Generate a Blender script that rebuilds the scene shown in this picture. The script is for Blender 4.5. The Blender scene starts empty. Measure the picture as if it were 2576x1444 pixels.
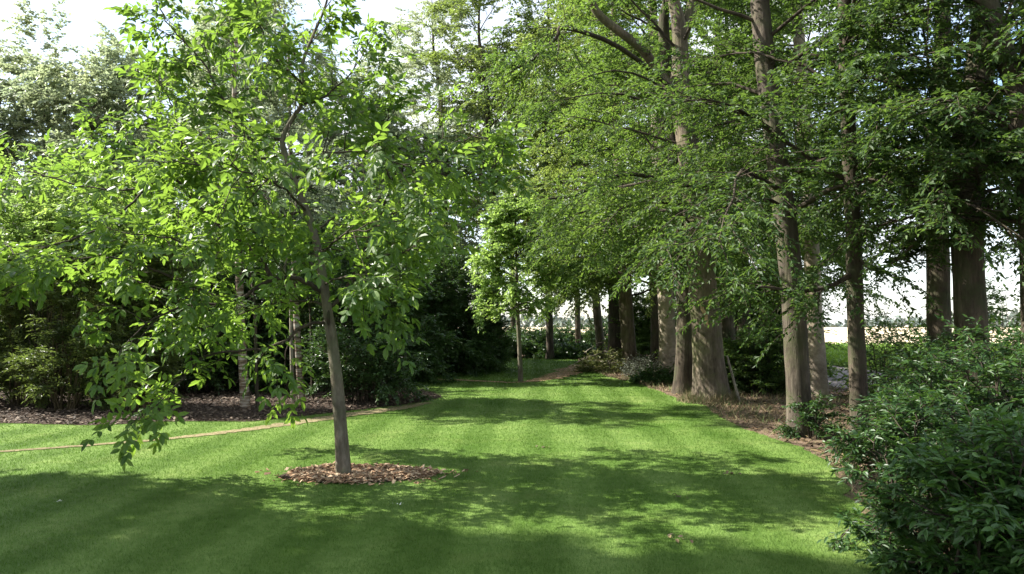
import bpy, math
import numpy as np
from mathutils import Vector

# ------------------------------------------------------------------ camera, world, sun, exposure
scene = bpy.context.scene
COL = scene.collection
R = math.radians
FPX, CX, CY = 1860.0, 1288.0, 722.0          # photo measured on a 2576 x 1444 sheet
PITCH = math.atan(98.0 / FPX)
CAM_H = 1.6
cam = bpy.data.cameras.new("camera")
cam.lens = 36.0 * FPX / 2576.0
cam.sensor_width = 36.0
cam.clip_start = 0.05
cam.clip_end = 12000.0
cam_o = bpy.data.objects.new("camera", cam)
cam_o.location = (0, 0, CAM_H)
cam_o.rotation_euler = (math.pi / 2 + PITCH, 0, 0)
COL.objects.link(cam_o)
scene.camera = cam_o

SUN_EL = R(42)
SUN_VEC = Vector((-0.985 * math.cos(SUN_EL), 0.17 * math.cos(SUN_EL), math.sin(SUN_EL)))
world = bpy.data.worlds.new("World")
scene.world = world
world.use_nodes = True
wn, wl = world.node_tree.nodes, world.node_tree.links
bg = wn["Background"]
bg.inputs["Strength"].default_value = 0.12
sky = wn.new("ShaderNodeTexSky")
sky.sky_type = 'NISHITA'
sky.sun_disc = False
sky.sun_elevation = SUN_EL
sky.sun_rotation = math.atan2(SUN_VEC.x, SUN_VEC.y)
tc = wn.new("ShaderNodeTexCoord")
mp = wn.new("ShaderNodeMapping")
mp.inputs["Scale"].default_value = (1.6, 1.6, 4.0)
nz = wn.new("ShaderNodeTexNoise")
nz.inputs["Scale"].default_value = 1.4
nz.inputs["Detail"].default_value = 7
nz.inputs["Roughness"].default_value = 0.6
rmp = wn.new("ShaderNodeValToRGB")
rmp.color_ramp.elements[0].position = 0.36
rmp.color_ramp.elements[1].position = 0.60
mx = wn.new("ShaderNodeMix")
mx.data_type = 'RGBA'
mx.inputs["B"].default_value = (3.8, 3.9, 4.05, 1)
wl.new(tc.outputs["Generated"], mp.inputs["Vector"])
wl.new(mp.outputs["Vector"], nz.inputs["Vector"])
wl.new(nz.outputs["Fac"], rmp.inputs["Fac"])
wl.new(rmp.outputs["Color"], mx.inputs["Factor"])
wl.new(sky.outputs["Color"], mx.inputs["A"])
wl.new(mx.outputs["Result"], bg.inputs["Color"])

sun = bpy.data.lights.new("sun", 'SUN')
sun.energy = 5.0
sun.angle = R(0.55)
sun.color = (1.0, 0.95, 0.86)
sun_o = bpy.data.objects.new("sun", sun)
sun_o.rotation_euler = SUN_VEC.to_track_quat('Z', 'Y').to_euler()
sun_o.location = (-20, 0, 30)
COL.objects.link(sun_o)

scene.view_settings.view_transform = 'Standard'
scene.view_settings.look = 'None'
scene.view_settings.gamma = 1
scene.view_settings.use_curve_mapping = False
scene.view_settings.exposure = 1.74
cy = scene.cycles
cy.max_bounces = 8
cy.diffuse_bounces = 4
cy.glossy_bounces = 2
cy.transmission_bounces = 4
cy.use_denoising = True
try:
    cy.denoiser = 'OPENIMAGEDENOISE'
    cy.denoising_input_passes = 'RGB_ALBEDO_NORMAL'
except Exception:
    pass
cy.sample_clamp_indirect = 6.0
cy.caustics_reflective = False
cy.caustics_refractive = False

# ------------------------------------------------------------------ helpers
def ray(px, py):
    u, v = (px - CX) / FPX, (CY - py) / FPX
    return np.array([u, math.cos(PITCH) - v * math.sin(PITCH), math.sin(PITCH) + v * math.cos(PITCH)])

def at(px, py, d):
    r = ray(px, py)
    return np.array([0, 0, CAM_H]) + r * (d / r[1])

def gnd(px, py):
    r = ray(px, py)
    p = r * (-CAM_H / r[2])
    return (float(p[0]), float(p[1]))

def nrm(v):
    return v / np.maximum(np.linalg.norm(v, axis=-1, keepdims=True), 1e-9)

class MB:
    """collects geometry for one mesh"""
    def __init__(s):
        s.V, s.F, s.n = [], [], 0
    def add(s, V, F, m=0, smooth=False):
        V = np.asarray(V, dtype=np.float32).reshape(-1, 3)
        F = np.asarray(F, dtype=np.int32)
        s.V.append(V)
        s.F.append((F + s.n, m, smooth))
        s.n += len(V)
    def build(s, name, mats, parent=None, loc=None):
        me = bpy.data.meshes.new(name)
        V = np.concatenate(s.V)
        origin = np.zeros(3) if loc is None else np.asarray(loc, float)
        V = (V - origin).astype(np.float32)
        tot = [np.full(len(f), f.shape[1], np.int32) for f, _, _ in s.F]
        loops = np.concatenate([f.ravel() for f, _, _ in s.F])
        tot = np.concatenate(tot)
        start = np.concatenate([[0], np.cumsum(tot)[:-1]]).astype(np.int32)
        mi = np.concatenate([np.full(len(f), m, np.int32) for f, m, _ in s.F])
        sm = np.concatenate([np.full(len(f), t, bool) for f, _, t in s.F])
        me.vertices.add(len(V))
        me.vertices.foreach_set("co", V.ravel())
        me.loops.add(len(loops))
        me.loops.foreach_set("vertex_index", loops.astype(np.int32))
        me.polygons.add(len(tot))
        me.polygons.foreach_set("loop_start", start)
        me.polygons.foreach_set("loop_total", tot)
        me.polygons.foreach_set("material_index", mi)
        me.polygons.foreach_set("use_smooth", sm)
        me.update(calc_edges=True)
        for m in (mats if isinstance(mats, (list, tuple)) else [mats]):
            me.materials.append(m)
        o = bpy.data.objects.new(name, me)
        COL.objects.link(o)
        if parent is not None:
            o.parent = parent
        elif loc is not None:
            o.location = Vector(origin)
        return o

def tag(o, label=None, cat=None, group=None, kind=None):
    if label: o["label"] = label
    if cat: o["category"] = cat
    if group: o["group"] = group
    if kind: o["kind"] = kind
    return o

def thing(name, label, cat, loc, group=None):
    o = bpy.data.objects.new(name, None)
    o.empty_display_size = 0.3
    o.location = Vector([float(c) for c in loc])
    COL.objects.link(o)
    return tag(o, label, cat, group)

def smooth_path(P, rad, k=5):
    """Catmull-Rom through the points"""
    P = np.asarray(P, float)
    rad = np.asarray(rad, float)
    if len(P) < 3:
        t = np.linspace(0, 1, k + 1)[:, None]
        return P[0] + (P[-1] - P[0]) * t, rad[0] + (rad[-1] - rad[0]) * t[:, 0]
    Q = np.vstack([2 * P[0] - P[1], P, 2 * P[-1] - P[-2]])
    out, ro = [], []
    for i in range(len(P) - 1):
        p0, p1, p2, p3 = Q[i:i + 4]
        for j in range(k):
            t = j / k
            out.append(0.5 * (2 * p1 + (p2 - p0) * t + (2 * p0 - 5 * p1 + 4 * p2 - p3) * t * t + (3 * p1 - p0 - 3 * p2 + p3) * t ** 3))
            ro.append(rad[i] + (rad[i + 1] - rad[i]) * t)
    out.append(P[-1]); ro.append(rad[-1])
    return np.array(out), np.array(ro)

def tube(mb, P, rad, sides=6, m=0, lump=0.0, flare=None, seed=0):
    P = np.asarray(P, float)
    rad = np.asarray(rad, float)
    n = len(P)
    T = nrm(np.gradient(P, axis=0))
    ref = np.array([1.0, 0.03, 0.02]) if abs(T[0][0]) < 0.8 else np.array([0.0, 1.0, 0.05])
    A = np.zeros((n, 3))
    a = ref
    for i in range(n):
        a = a - T[i] * np.dot(a, T[i])
        a = a / np.linalg.norm(a)
        A[i] = a
    B = np.cross(T, A)
    th = np.linspace(0, 2 * math.pi, sides, endpoint=False)
    rr = np.repeat(rad[:, None], sides, 1)
    if lump:
        rg = np.random.default_rng(seed + 77)
        ph = rg.uniform(0, 6.28, 8)
        s = np.concatenate([[0], np.cumsum(np.linalg.norm(np.diff(P, axis=0), axis=1))])[:, None]
        w = (np.sin(2 * th + ph[0] + s * 0.7) + 0.8 * np.sin(3 * th + ph[1] - s * 1.1) + 0.6 * np.sin(5 * th + ph[2] + s * 1.9)
             + 0.5 * np.sin(s * 4.3 + ph[3] + np.sin(th + ph[4])) + 0.35 * np.sin(s * 9.1 + ph[5] + 2 * np.sin(2 * th + ph[6])))
        rr = rr * (1 + lump * w)
    if flare:
        amt, hh = flare
        rg = np.random.default_rng(seed + 5)
        s = (P[:, 2] - P[0, 2])[:, None]
        lob = 0.55 + 0.45 * np.cos(5 * th + rg.uniform(0, 6)) * np.cos(2 * th + rg.uniform(0, 6))
        rr = rr * (1 + amt * np.exp(-s / hh) * lob)
    V = P[:, None, :] + rr[..., None] * (np.cos(th)[None, :, None] * A[:, None, :] + np.sin(th)[None, :, None] * B[:, None, :])
    i, j = np.meshgrid(np.arange(n - 1), np.arange(sides), indexing='ij')
    j2 = (j + 1) % sides
    F = np.stack([i * sides + j, i * sides + j2, (i + 1) * sides + j2, (i + 1) * sides + j], -1).reshape(-1, 4)
    V = V.reshape(-1, 3)
    mb.add(V, F, m, True)
    if rad[-1] > 0.012:
        c = np.vstack([V[-sides:], P[-1:] + T[-1:] * rad[-1] * 0.5])
        k = np.arange(sides)
        mb.add(c, np.stack([k, (k + 1) % sides, np.full(sides, sides)], -1), m, True)

def twigs_tri(mb, S, E, r, m=0):
    """many straight three-sided twigs at once"""
    S, E = np.asarray(S), np.asarray(E)
    if len(S) == 0: return
    D = nrm(E - S)
    ref = np.where(np.abs(D[:, 2:3]) < 0.9, np.array([[0, 0, 1.0]]), np.array([[1.0, 0, 0]]))
    A = nrm(np.cross(D, ref)); B = np.cross(D, A)
    r = np.broadcast_to(np.asarray(r, float).reshape(-1, 1), (len(S), 1))
    V = []
    for k in range(3):
        o = A * math.cos(k * 2.094) + B * math.sin(k * 2.094)
        V.append(S + o * r)
    for k in range(3):
        o = A * math.cos(k * 2.094) + B * math.sin(k * 2.094)
        V.append(E + o * r * 0.45)
    V = np.stack(V, 1)
    base = (np.arange(len(S)) * 6)[:, None, None]
    F = np.array([[0, 1, 4, 3], [1, 2, 5, 4], [2, 0, 3, 5]])[None] + base
    mb.add(V.reshape(-1, 3), F.reshape(-1, 4), m, True)

# leaf templates: x along the leaf, y across (half width), z lift (fractions of length / width)
T_FINE = (np.array([[0, 0, 0], [.28, .40, .05], [.28, 0, -.02], [.28, -.40, .05], [.66, .43, 0.0], [.66, 0, -.07], [.66, -.43, 0.0], [1, 0, -.17]]),
          [np.array([[0, 2, 1], [0, 3, 2], [4, 5, 7], [5, 6, 7]]), np.array([[1, 2, 5, 4], [2, 3, 6, 5]])])
T_SIMPLE = (np.array([[0, 0, 0], [.45, .5, .08], [1, 0, -.12], [.45, -.5, .08]]),
            [np.array([[0, 2, 1], [0, 3, 2]])])

def leaves(mb, P, D, N, L, W, m=0, tmpl=T_SIMPLE):
    n = len(P)
    if n == 0: return
    D = nrm(D)
    S = nrm(np.cross(N, D))
    N = np.cross(D, S)
    L = np.broadcast_to(np.asarray(L, float).reshape(-1, 1), (n, 1))
    W = np.broadcast_to(np.asarray(W, float).reshape(-1, 1), (n, 1))
    tv, tf = tmpl
    V = np.stack([P + D * (t[0] * L) + S * (t[1] * W) + N * (t[2] * L) for t in tv], 1)
    base = (np.arange(n) * len(tv))[:, None, None]
    Vf = V.reshape(-1, 3)
    first = True
    off = mb.n
    for f in tf:
        F = (f[None] + base).reshape(-1, f.shape[1])
        if first:
            mb.add(Vf, F, m); first = False
        else:
            mb.F.append((F.astype(np.int32) + off, m, False))

def in_poly(x, y, poly):
    poly = np.asarray(poly)
    ins = np.zeros(len(x), bool)
    j = len(poly) - 1
    for i in range(len(poly)):
        xi, yi = poly[i]; xj, yj = poly[j]
        c = ((yi > y) != (yj > y)) & (x < (xj - xi) * (y - yi) / (yj - yi + 1e-12) + xi)
        ins ^= c
        j = i
    return ins

# ------------------------------------------------------------------ materials
def base_mat(name):
    m = bpy.data.materials.new(name)
    m.use_nodes = True
    nt = m.node_tree
    return m, nt, nt.nodes, nt.links, nt.nodes["Principled BSDF"], nt.nodes["Material Output"]

def noise(nt, scale, detail=4, rough=0.55, coord="Object", stretch=None):
    t = nt.nodes.new("ShaderNodeTexCoord")
    n = nt.nodes.new("ShaderNodeTexNoise")
    n.inputs["Scale"].default_value = scale
    n.inputs["Detail"].default_value = detail
    n.inputs["Roughness"].default_value = rough
    if stretch:
        mp = nt.nodes.new("ShaderNodeMapping")
        mp.inputs["Scale"].default_value = stretch
        nt.links.new(t.outputs[coord], mp.inputs["Vector"])
        nt.links.new(mp.outputs["Vector"], n.inputs["Vector"])
    else:
        nt.links.new(t.outputs[coord], n.inputs["Vector"])
    return n

def ramp(nt, fac, stops):
    r = nt.nodes.new("ShaderNodeValToRGB")
    e = r.color_ramp.elements
    while len(e) > 1: e.remove(e[-1])
    e[0].position = stops[0][0]; e[0].color = (*stops[0][1], 1)
    for p, c in stops[1:]:
        k = e.new(p); k.color = (*c, 1)
    nt.links.new(fac, r.inputs["Fac"])
    return r

def mixc(nt, fac, a, b, mode='MIX'):
    x = nt.nodes.new("ShaderNodeMix"); x.data_type = 'RGBA'; x.blend_type = mode
    for sock, v in (("Factor", fac), ("A", a), ("B", b)):
        if hasattr(v, "is_output"): nt.links.new(v, x.inputs[sock])
        elif isinstance(v, (int, float)): x.inputs[sock].default_value = v
        else: x.inputs[sock].default_value = (*v, 1)
    return x.outputs["Result"]

def leaf_mat(name, dark, mid, light, trans, tfac=0.4, rough=0.42, spec=0.5, clump=1.2):
    m, nt, N, Lk, bs, out = base_mat(name)
    g = N.new("ShaderNodeNewGeometry")
    r = ramp(nt, g.outputs["Random Per Island"], [(0.0, dark), (0.5, mid), (0.93, light), (1.0, tuple(c * 1.25 for c in light))])
    nz = noise(nt, clump, 3)
    r2 = ramp(nt, nz.outputs["Fac"], [(0.3, (0.72, 0.78, 0.75)), (0.7, (1.2, 1.15, 1.0))])
    c = mixc(nt, 1.0, r.outputs["Color"], r2.outputs["Color"], 'MULTIPLY')
    Lk.new(c, bs.inputs["Base Color"])
    bs.inputs["Roughness"].default_value = rough
    bs.inputs["Specular IOR Level"].default_value = spec
    tr = N.new("ShaderNodeBsdfTranslucent")
    ct = mixc(nt, 1.0, r2.outputs["Color"], trans, 'MULTIPLY')
    Lk.new(ct, tr.inputs["Color"])
    ms = N.new("ShaderNodeMixShader")
    ms.inputs[0].default_value = tfac
    Lk.new(bs.outputs[0], ms.inputs[1]); Lk.new(tr.outputs[0], ms.inputs[2])
    Lk.new(ms.outputs[0], out.inputs["Surface"])
    return m

def bark_mat(name, c0, c1, c2, scale=9.0, bump=0.5, moss=None, stretch=(1, 1, 0.28)):
    m, nt, N, Lk, bs, out = base_mat(name)
    a = noise(nt, scale, 8, 0.7, stretch=stretch)
    b = noise(nt, 2.1, 4, 0.6)
    r = ramp(nt, a.outputs["Fac"], [(0.32, c0), (0.52, c1), (0.72, c2)])
    r2 = ramp(nt, b.outputs["Fac"], [(0.3, (0.58, 0.57, 0.54)), (0.5, (0.95, 0.94, 0.92)), (0.7, (1.32, 1.28, 1.2))])
    c = mixc(nt, 1.0, r.outputs["Color"], r2.outputs["Color"], 'MULTIPLY')
    if moss:
        d = noise(nt, 1.7, 7, 0.75)
        f = ramp(nt, d.outputs["Fac"], [(0.47, (0, 0, 0)), (0.62, (0.8, 0.8, 0.8))])
        c = mixc(nt, f.outputs["Color"], c, moss)
    Lk.new(c, bs.inputs["Base Color"])
    bs.inputs["Roughness"].default_value = 0.9
    bs.inputs["Specular IOR Level"].default_value = 0.2
    bp = N.new("ShaderNodeBump")
    bp.inputs["Strength"].default_value = bump
    bp.inputs["Distance"].default_value = 0.03
    Lk.new(a.outputs["Fac"], bp.inputs["Height"])
    Lk.new(bp.outputs["Normal"], bs.inputs["Normal"])
    return m

def soil_mat(name, cols, scale=14.0, bump=0.6, big=0.6, rough=0.95):
    m, nt, N, Lk, bs, out = base_mat(name)
    a = noise(nt, scale, 8, 0.7)
    b = noise(nt, big, 5, 0.6)
    r = ramp(nt, a.outputs["Fac"], [(0.3, cols[0]), (0.5, cols[1]), (0.7, cols[2])])
    r2 = ramp(nt, b.outputs["Fac"], [(0.3, (0.75, 0.75, 0.75)), (0.7, (1.2, 1.2, 1.2))])
    c = mixc(nt, 1.0, r.outputs["Color"], r2.outputs["Color"], 'MULTIPLY')
    Lk.new(c, bs.inputs["Base Color"])
    bs.inputs["Roughness"].default_value = rough
    bs.inputs["Specular IOR Level"].default_value = 0.15
    bp = N.new("ShaderNodeBump")
    bp.inputs["Strength"].default_value = bump
    bp.inputs["Distance"].default_value = 0.04
    Lk.new(a.outputs["Fac"], bp.inputs["Height"])
    Lk.new(bp.outputs["Normal"], bs.inputs["Normal"])
    return m

def chip_mat(name, cols):
    m, nt, N, Lk, bs, out = base_mat(name)
    g = N.new("ShaderNodeNewGeometry")
    k = len(cols) - 1
    r = ramp(nt, g.outputs["Random Per Island"], [(i / k, c) for i, c in enumerate(cols)])
    Lk.new(r.outputs["Color"], bs.inputs["Base Color"])
    bs.inputs["Roughness"].default_value = 0.85
    return m

def grass_mat(name, lo, hi, trans, tfac=0.3, stripes=True, island=True):
    m, nt, N, Lk, bs, out = base_mat(name)
    a = noise(nt, 0.55, 5, 0.65)
    b = noise(nt, 7.0, 5, 0.7)
    ca = ramp(nt, a.outputs["Fac"], [(0.3, lo), (0.7, hi)])
    cb = ramp(nt, b.outputs["Fac"], [(0.3, (0.75, 0.8, 0.7)), (0.72, (1.25, 1.2, 1.3))])
    c = mixc(nt, 1.0, ca.outputs["Color"], cb.outputs["Color"], 'MULTIPLY')
    pz = noise(nt, 0.9, 6, 0.75)
    pr = ramp(nt, pz.outputs["Fac"], [(0.52, (1, 1, 1)), (0.74, (1.45, 1.18, 1.5))])
    c = mixc(nt, 1.0, c, pr.outputs["Color"], 'MULTIPLY')
    if stripes:
        t = N.new("ShaderNodeTexCoord")
        mp = N.new("ShaderNodeMapping")
        mp.inputs["Rotation"].default_value = (0, 0, R(2))
        w = N.new("ShaderNodeTexWave")
        w.inputs["Scale"].default_value = 0.36
        w.inputs["Distortion"].default_value = 1.3
        w.inputs["Detail"].default_value = 2
        w.inputs["Detail Scale"].default_value = 0.6
        Lk.new(t.outputs["Object"], mp.inputs["Vector"]); Lk.new(mp.outputs["Vector"], w.inputs["Vector"])
        cw = ramp(nt, w.outputs["Fac"], [(0.25, (0.80, 0.84, 0.82)), (0.75, (1.20, 1.15, 1.34))])
        c = mixc(nt, 1.0, c, cw.outputs["Color"], 'MULTIPLY')
    if island:
        g = N.new("ShaderNodeNewGeometry")
        ri = ramp(nt, g.outputs["Random Per Island"], [(0, (0.85, 0.88, 0.85)), (0.9, (1.12, 1.1, 1.1)), (1.0, (1.5, 1.3, 1.5))])
        c = mixc(nt, 1.0, c, ri.outputs["Color"], 'MULTIPLY')
    Lk.new(c, bs.inputs["Base Color"])
    bs.inputs["Roughness"].default_value = 0.7
    bs.inputs["Specular IOR Level"].default_value = 0.10
    if island:
        tr = N.new("ShaderNodeBsdfTranslucent")
        ct = mixc(nt, 0.6, c, trans)
        Lk.new(ct, tr.inputs["Color"])
        ms = N.new("ShaderNodeMixShader"); ms.inputs[0].default_value = tfac
        Lk.new(bs.outputs[0], ms.inputs[1]); Lk.new(tr.outputs[0], ms.inputs[2])
        Lk.new(ms.outputs[0], out.inputs["Surface"])
    else:
        bp = N.new("ShaderNodeBump"); bp.inputs["Strength"].default_value = 0.5; bp.inputs["Distance"].default_value = 0.03
        d = noise(nt, 38.0, 4, 0.7)
        Lk.new(d.outputs["Fac"], bp.inputs["Height"]); Lk.new(bp.outputs["Normal"], bs.inputs["Normal"])
    return m

M = {}
M['walnut_leaf'] = leaf_mat('walnut_leaf', (.030, .072, .016), (.062, .126, .024), (.108, .172, .044), (.255, .415, .055), 0.45, 0.45, 0.45, 1.1)
M['ash_leaf_shaded'] = leaf_mat('ash_leaf_shaded', (.020, .048, .014), (.036, .074, .020), (.062, .106, .032), (.14, .24, .04), 0.38, 0.55, 0.3, 0.7)  # darker copy of the ash leaf; shade on the near crowns put into colour
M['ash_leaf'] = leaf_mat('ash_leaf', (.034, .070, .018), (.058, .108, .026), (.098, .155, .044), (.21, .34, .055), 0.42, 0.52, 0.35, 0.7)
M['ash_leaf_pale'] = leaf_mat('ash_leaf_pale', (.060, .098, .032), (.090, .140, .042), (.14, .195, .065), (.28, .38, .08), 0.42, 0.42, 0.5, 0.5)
M['young_leaf'] = leaf_mat('young_leaf', (.085, .150, .038), (.13, .21, .052), (.19, .28, .08), (.38, .56, .13), 0.47, 0.42, 0.5, 0.9)
M['birch_leaf_glare'] = leaf_mat('birch_leaf_glare', (.15, .19, .125), (.21, .26, .17), (.30, .35, .25), (.42, .50, .30), 0.44, 0.40, 0.6, 0.4)  # lightened so the leaf colour carries the bright glare over the left trees
M['dark_leaf'] = leaf_mat('dark_leaf', (.022, .052, .018), (.036, .080, .024), (.062, .115, .036), (.09, .18, .03), 0.26, 0.38, 0.5, 1.0)
M['bamboo_leaf'] = leaf_mat('bamboo_leaf', (.045, .075, .024), (.072, .108, .032), (.13, .15, .05), (.22, .30, .06), 0.36, 0.45, 0.4, 1.0)
M['shrub_leaf'] = leaf_mat('shrub_leaf', (.015, .042, .013), (.028, .070, .020), (.055, .110, .031), (.10, .20, .03), 0.30, 0.45, 0.4, 1.6)
M['shrub_leaf_bright'] = leaf_mat('shrub_leaf_bright', (.028, .075, .018), (.045, .110, .025), (.075, .15, .040), (.12, .24, .03), 0.32, 0.42, 0.45, 1.6)
M['lavender_leaf'] = leaf_mat('lavender_leaf', (.13, .15, .13), (.20, .22, .19), (.30, .31, .27), (.2, .24, .16), 0.2, 0.6, 0.3, 1.5)
M['cut_leaf'] = leaf_mat('cut_leaf', (.06, .085, .025), (.11, .13, .04), (.20, .19, .08), (.2, .24, .06), 0.25, 0.5, 0.3, 1.5)
M['crop_leaf'] = leaf_mat('crop_leaf', (.075, .14, .022), (.11, .20, .03), (.16, .26, .045), (.26, .42, .05), 0.35, 0.45, 0.4, 0.5)
M['far_leaf'] = leaf_mat('far_leaf', (.10, .13, .13), (.13, .16, .16), (.16, .19, .18), (.12, .15, .13), 0.2, 0.6, 0.2, 0.05)  # blue-grey of distance haze put into the leaf colour
M['walnut_bark'] = bark_mat('walnut_bark', (.075, .062, .045), (.145, .125, .095), (.24, .215, .17), 16, 0.5, (.10, .115, .06))
M['twig_bark'] = bark_mat('twig_bark', (.030, .024, .018), (.055, .045, .033), (.09, .075, .056), 20, 0.3)
M['ash_bark'] = bark_mat('ash_bark', (.060, .047, .035), (.135, .110, .084), (.225, .19, .15), 15, 1.0, (.11, .115, .05), (1, 1, 0.16))
M['ash_bark_dark'] = bark_mat('ash_bark_dark', (.028, .022, .017), (.070, .056, .042), (.12, .098, .074), 15, 1.0, (.05, .062, .026), (1, 1, 0.16))
M['grey_bark'] = bark_mat('grey_bark', (.042, .034, .027), (.092, .076, .060), (.16, .136, .108), 15, 1.0, (.07, .078, .036), (1, 1, 0.16))
M['pale_bark'] = bark_mat('pale_bark', (.22, .18, .14), (.32, .27, .22), (.42, .37, .31), 7, 0.35, (.20, .19, .11), (1, 1, 1.6))
M['scar_wood'] = bark_mat('scar_wood', (.22, .14, .07), (.42, .30, .17), (.55, .43, .27), 14, 0.5)
M['stick_wood'] = bark_mat('stick_wood', (.15, .13, .105), (.26, .23, .19), (.36, .33, .28), 12, 0.3)
M['culm'] = bark_mat('culm', (.045, .038, .020), (.085, .068, .036), (.14, .105, .06), 10, 0.2)

def birch_bark():
    m, nt, N, Lk, bs, out = base_mat('birch_bark')
    a = noise(nt, 5.0, 6, 0.7, stretch=(0.5, 0.5, 4.5))
    r = ramp(nt, a.outputs["Fac"], [(0.40, (.025, .018, .013)), (0.48, (.15, .09, .05)), (0.56, (.32, .28, .23)), (0.8, (.52, .49, .44))])
    Lk.new(r.outputs["Color"], bs.inputs["Base Color"])
    bs.inputs["Roughness"].default_value = 0.75
    return m
M['birch_bark'] = birch_bark()
M['lawn'] = grass_mat('lawn', (.060, .118, .016), (.124, .190, .042), (.2, .36, .03), 0.3, True, False)
M['blade'] = grass_mat('blade', (.064, .128, .020), (.132, .208, .058), (.17, .33, .03), 0.30, True, True)
M['dry_blade'] = chip_mat('dry_blade', [(.11, .078, .04), (.21, .15, .088), (.32, .24, .145), (.09, .14, .035), (.25, .18, .115), (.08, .13, .03), (.07, .12, .025)])
M['litter'] = soil_mat('litter', [(.062, .043, .029), (.145, .102, .07), (.26, .19, .135)], 17, 0.7)
M['mulch'] = soil_mat('mulch', [(.026, .017, .012), (.058, .039, .029), (.105, .075, .057)], 22, 0.9)
M['worn'] = soil_mat('worn', [(.13, .115, .055), (.21, .175, .095), (.31, .25, .155)], 16, 0.6)
M['bare'] = soil_mat('bare', [(.20, .115, .075), (.33, .205, .135), (.44, .30, .21)], 16, 0.6)
M['track'] = soil_mat('track', [(.14, .12, .11), (.23, .20, .19), (.33, .295, .28)], 6, 0.8)
M['wheat'] = soil_mat('wheat', [(.50, .41, .27), (.56, .46, .31), (.62, .52, .36)], 0.4, 0.1, 0.02)
M['cropsoil'] = soil_mat('cropsoil', [(.055, .10, .02), (.08, .15, .028), (.11, .19, .036)], 3, 0.6)
M['chips'] = chip_mat('chips', [(.11, .06, .03), (.24, .14, .075), (.40, .26, .15), (.55, .42, .28), (.17, .10, .06), (.34, .19, .10)])
M['mulch_chips'] = chip_mat('mulch_chips', [(.024, .016, .010), (.050, .034, .022), (.085, .060, .040), (.17, .125, .085), (.04, .027, .018)])
M['petal'] = chip_mat('petal', [(.75, .75, .72), (.6, .62, .55)])
M['dead_leaf'] = chip_mat('dead_leaf', [(.06, .042, .025), (.12, .075, .04), (.16, .12, .05), (.07, .052, .035)])

# ------------------------------------------------------------------ ground, lawn, beds, track, fields
def sheet(name, poly, z, mat, label, cat, jag=0.0, step=0.25, seed=1):
    poly = np.asarray(poly, float)
    pts = []
    rg = np.random.default_rng(seed)
    for i in range(len(poly)):
        a, b = poly[i], poly[(i + 1) % len(poly)]
        n = max(1, int(np.linalg.norm(b - a) / step)) if jag else 1
        n = min(n, 400)
        for k in range(n):
            p = a + (b - a) * k / n
            if jag: p = p + rg.normal(0, jag, 2)
            pts.append((p[0], p[1], z))
    me = bpy.data.meshes.new(name)
    me.from_pydata(pts, [], [tuple(range(len(pts)))])
    me.update()
    if me.polygons[0].normal.z < 0:
        me.flip_normals()
    me.materials.append(mat)
    o = bpy.data.objects.new(name, me)
    COL.objects.link(o)
    return tag(o, label, cat, kind='structure')

sheet('ground', [(-4000, -300), (4000, -300), (4000, 8000), (-4000, 8000)], 0.0, M['litter'], 'brown litter and dry earth under and around the trees', 'ground')
sheet('wheat_field', [(-9, 49), (13.2, 50), (60, 51), (2500, 52), (2500, 6000), (-1100, 6000)], 0.004, M['wheat'], 'pale ripe field reaching to the horizon behind the trees', 'field')
sheet('track', [(8.3, -12), (12.8, -12), (12.9, 46), (8.6, 46)], 0.004, M['track'], 'grey rutted dirt track behind the right hand trees', 'track', 0.07, 0.4)
sheet('crop_field', [(12.9, -12), (120, -12), (120, 50.8), (12.95, 49.8)], 0.008, M['cropsoil'], 'green strip of low crop beyond the dirt track', 'field')

LAWN_R = [gnd(*p) for p in [(1452, 905), (1480, 930), (1530, 948), (1600, 965), (1660, 985), (1705, 1003), (1775, 1022), (1815, 1052), (1880, 1082),
                            (1960, 1108), (2030, 1132), (2095, 1172), (2140, 1240), (2220, 1340), (2310, 1450)]] + [(2.6, 1.0), (2.6, -6)]
LAWN = LAWN_R + [(-16, -6), (-16, 9.5)] + [gnd(-400, 1068), gnd(0, 1066), gnd(260, 1072), gnd(420, 1062), gnd(640, 1062), gnd(740, 1050), gnd(870, 1036), gnd(1000, 1022),
       gnd(1075, 1010), gnd(1112, 1000), gnd(1090, 988), gnd(1020, 975), gnd(960, 965), gnd(970, 946), gnd(900, 940), gnd(700, 930), gnd(600, 905), gnd(900, 902), gnd(1300, 902)]
sheet('lawn', LAWN, 0.008, M['lawn'], 'mown green lawn with faint stripes between the trees', 'lawn', 0.03, 0.2)
MULCH = [gnd(-500, 1066), gnd(0, 1066), gnd(260, 1071), gnd(420, 1061), gnd(640, 1061), gnd(740, 1049), gnd(870, 1035), gnd(1000, 1021), gnd(1075, 1009), gnd(1112, 1000),
         gnd(1090, 988), gnd(1020, 976), gnd(960, 966), gnd(700, 960), gnd(300, 945), gnd(-500, 940)]
sheet('mulch_bed', MULCH, 0.012, M['mulch'], 'dark mulch bed under the shrubs and birches on the left', 'bed', 0.035, 0.15)

def ribbon(name, pix, widths, z, mat, label, seed=3):
    P = np.array([gnd(*p) for p in pix])
    P3, W = smooth_path(np.c_[P, np.zeros(len(P))], widths, 14)
    P = P3[:, :2]
    T = nrm(np.gradient(P, axis=0))
    Nn = np.c_[-T[:, 1], T[:, 0]]
    rg = np.random.default_rng(seed)
    a = P + Nn * (W * (0.5 + rg.normal(0, .10, len(P))))[:, None]
    b = P - Nn * (W * (0.5 + rg.normal(0, .10, len(P))))[:, None]
    n = len(P)
    mb = MB()
    V = np.c_[np.vstack([a, b]), np.full(2 * n, z)]
    i = np.arange(n - 1)
    mb.add(V, np.stack([i, i + n, i + n + 1, i + 1], -1)[:, ::-1])
    o = mb.build(name, mat)
    tag(o, label, 'path', kind='structure')
    return np.vstack([a, b[::-1]])

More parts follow.
